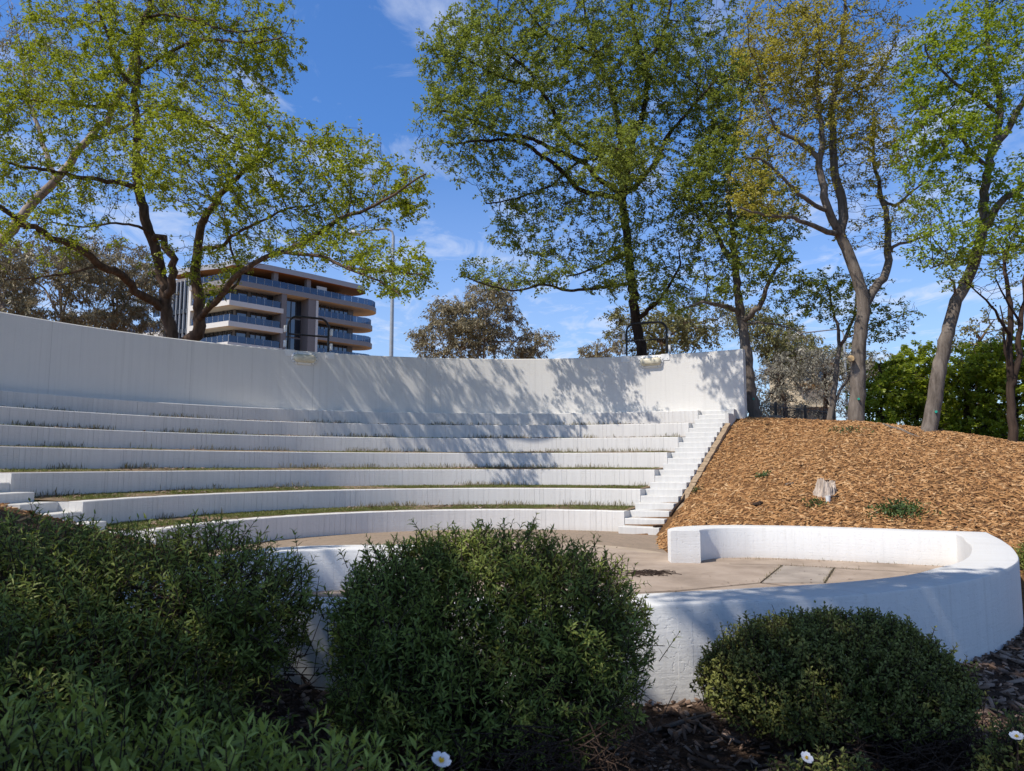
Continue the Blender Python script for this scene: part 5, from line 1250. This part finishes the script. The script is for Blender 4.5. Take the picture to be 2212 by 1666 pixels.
# twigs and leaf scraps on the paving, weeds along the foot of the stage wall
P = []
for a, c, k in (((3.15, 11.05), (4.3, 10.9), 90), ((4.3, 10.9), (5.9, 10.2), 130), ((2.91, 8.82), (3.72, 10.34), 120), ((3.66, 8.82), (4.32, 10.08), 110), ((3.72, 10.34), (4.6, 9.9), 70), ((-1, 15.9), (1.8, 15.5), 160)):
    t = rg.random(k)[:, None]; P.append(np.concatenate([np.array(a) * (1 - t) + np.array(c) * t + rg.normal(0, .02, (k, 2)), np.full((k, 1), .004)], 1))
blades('weed_stalks', np.concatenate(P), .01, .05, .006, 'dry', 95, .6)
t = rg.uniform(0, 6.3, 1500); r = 4.9 * np.sqrt(rg.random(1500)); lp = np.stack([CX + r*np.sin(t), CY + r*np.cos(t)], 1)
lp2 = np.stack([rg.uniform(-2.4, 5.8, 700), rg.uniform(5.4, 10.5, 700)], 1); lp = np.concatenate([lp, lp2]); INP = [p for p in INNER]
lp = lp[inside(FLOOR, lp[:, 0], lp[:, 1])]; keep = rg.random(len(lp)) < np.clip(.25 + .6 * vnoise(lp[:, 0], lp[:, 1], 1.4, 8), .05, 1); lp = lp[keep]
N = len(lp); az = rg.uniform(0, 6.3, N); D = np.stack([np.cos(az), np.sin(az), rg.normal(0, .1, N)], 1); S = np.stack([-np.sin(az), np.cos(az), rg.normal(0, .15, N)], 1); L = rg.uniform(.008, .028, (N, 1)); C_ = np.stack([lp[:, 0], lp[:, 1], np.full(N, .012)], 1)
tag(link('leaf_litter', np_mesh('leaf_litter', np.stack([C_ - D*L, C_ + S*L*.45, C_ + D*L, C_ - S*L*.45], 1).reshape(-1, 3), np.arange(4*N).reshape(N, 4), rg.random(N)), M['chip_old']), kind='stuff')
fc = at(1405, 1241, 9.2); rg_ = np.random.default_rng(12); mb = MB()
for k in range(90):
    x, y = 1.62 + rg_.normal(0, .2), 9.62 + rg_.normal(0, .12); a = rg_.normal(0, .5); l = rg_.uniform(.05, .2)
    mb.tube([(x, y, .008), (x + l*math.cos(a)/2, y + l*math.sin(a)/2, .016), (x + l*math.cos(a), y + l*math.sin(a), .008)], .005, 4)
tag(mb.build('twig_litter', M['bark_dark']), 'small heap of dark dead twigs lying on the stage paving', 'twig heap')

# ------------------------------------------------------------------ sky, sun, camera
SUN_AZ, SUN_EL = 55.0, 52.0       # azimuth the light travels towards, elevation
w = bpy.data.worlds.new('World'); sc.world = w; w.use_nodes = True; nt = w.node_tree; nt.nodes.clear()
out = nt.nodes.new('ShaderNodeOutputWorld'); bg = nt.nodes.new('ShaderNodeBackground'); bg.inputs['Strength'].default_value = .07
sky = nt.nodes.new('ShaderNodeTexSky'); sky.sky_type = 'NISHITA'; sky.sun_disc = False; sky.sun_elevation = rad(SUN_EL); sky.sun_rotation = rad(SUN_AZ + 180)
sky.air_density = 1.0; sky.dust_density = .6; sky.ozone_density = 2.5; sky.altitude = 600
tc = nt.nodes.new('ShaderNodeTexCoord'); d = tc.outputs['Generated']
sx = nd(nt, 'SeparateXYZ'); lk(nt, d, sx.inputs[0])
zc = math_(nt, 'MAXIMUM', sx.outputs['Z'], .03); cm = nd(nt, 'CombineXYZ')
lk(nt, math_(nt, 'DIVIDE', sx.outputs['X'], zc), cm.inputs[0]); lk(nt, math_(nt, 'DIVIDE', sx.outputs['Y'], zc), cm.inputs[1])
rot = nd(nt, 'Mapping'); rot.inputs['Rotation'].default_value = (0, 0, rad(28)); rot.inputs['Scale'].default_value = (2.0, 1.0, 1); rot.inputs['Location'].default_value = (1.7, .6, 0); lk(nt, cm.outputs[0], rot.inputs['Vector'])
big = noise(nt, cm.outputs[0], 1.1, 3); n1 = noise(nt, rot.outputs['Vector'], 1.9, 9, .62, .9)
cl = ramp(nt, math_(nt, 'ADD', math_(nt, 'MULTIPLY', n1.outputs['Fac'], .75), math_(nt, 'MULTIPLY', big.outputs['Fac'], .45)), [(.60, (0, 0, 0)), (.82, (1, 1, 1))])
hz = ramp(nt, sx.outputs['Z'], [(.0, (.75,) * 3), (.18, (.45,) * 3), (.42, (.0,) * 3)])
fac = math_(nt, 'MINIMUM', math_(nt, 'ADD', math_(nt, 'MULTIPLY', cl.outputs['Color'], .6), math_(nt, 'MULTIPLY', hz.outputs['Color'], .55)), .85)
tint = ramp(nt, sx.outputs['Z'], [(.0, (1.0, 1.0, 1.0)), (1.0, (1.0, 1.0, 1.0))])
tel = tint.color_ramp.elements
tel.new(.25); tel.new(.58); tel.new(.82)
for e_, c_ in zip(tel, ((1.35, 1.65, 1.9), (1.2, 1.9, 2.7), (1.25, 2.0, 2.9), (.55, .6, .62), (.5, .52, .52))): e_.color = (*c_, 1)
skyc = mixc(nt, 1.0, sky.outputs['Color'], tint.outputs['Color'], 'MULTIPLY')
colr = mixc(nt, fac, skyc, (10.5, 11.6, 14.0))
lk(nt, colr, bg.inputs['Color']); lk(nt, bg.outputs[0], out.inputs['Surface'])
su = bpy.data.lights.new('sun', 'SUN'); su.energy = 5.0; su.angle = rad(.53); su.color = (1, .935, .845)
so = bpy.data.objects.new('sun', su); COL.objects.link(so); so.location = (-20, -10, 30)
dv = Vector((math.sin(rad(SUN_AZ)) * math.cos(rad(SUN_EL)), math.cos(rad(SUN_AZ)) * math.cos(rad(SUN_EL)), -math.sin(rad(SUN_EL))))
so.rotation_euler = dv.to_track_quat('-Z', 'Y').to_euler()
cam = bpy.data.cameras.new('camera'); co = bpy.data.objects.new('camera', cam); COL.objects.link(co); sc.camera = co
cam.sensor_width = 36; cam.lens = 36 * FPX / 2212; cam.clip_end = 3000; cam.clip_start = .05
co.location = (0, 0, EYE); co.rotation_euler = (PI / 2 + PITCH, 0, 0)
cam.dof.use_dof = True; cam.dof.focus_distance = 13; cam.dof.aperture_fstop = 8.0
sc.view_settings.view_transform = 'Standard'; sc.view_settings.look = 'None'; sc.view_settings.exposure = .05; sc.view_settings.gamma = 1
sc.cycles.max_bounces = 8; sc.cycles.transparent_max_bounces = 12; sc.cycles.use_denoising = True
# STAT
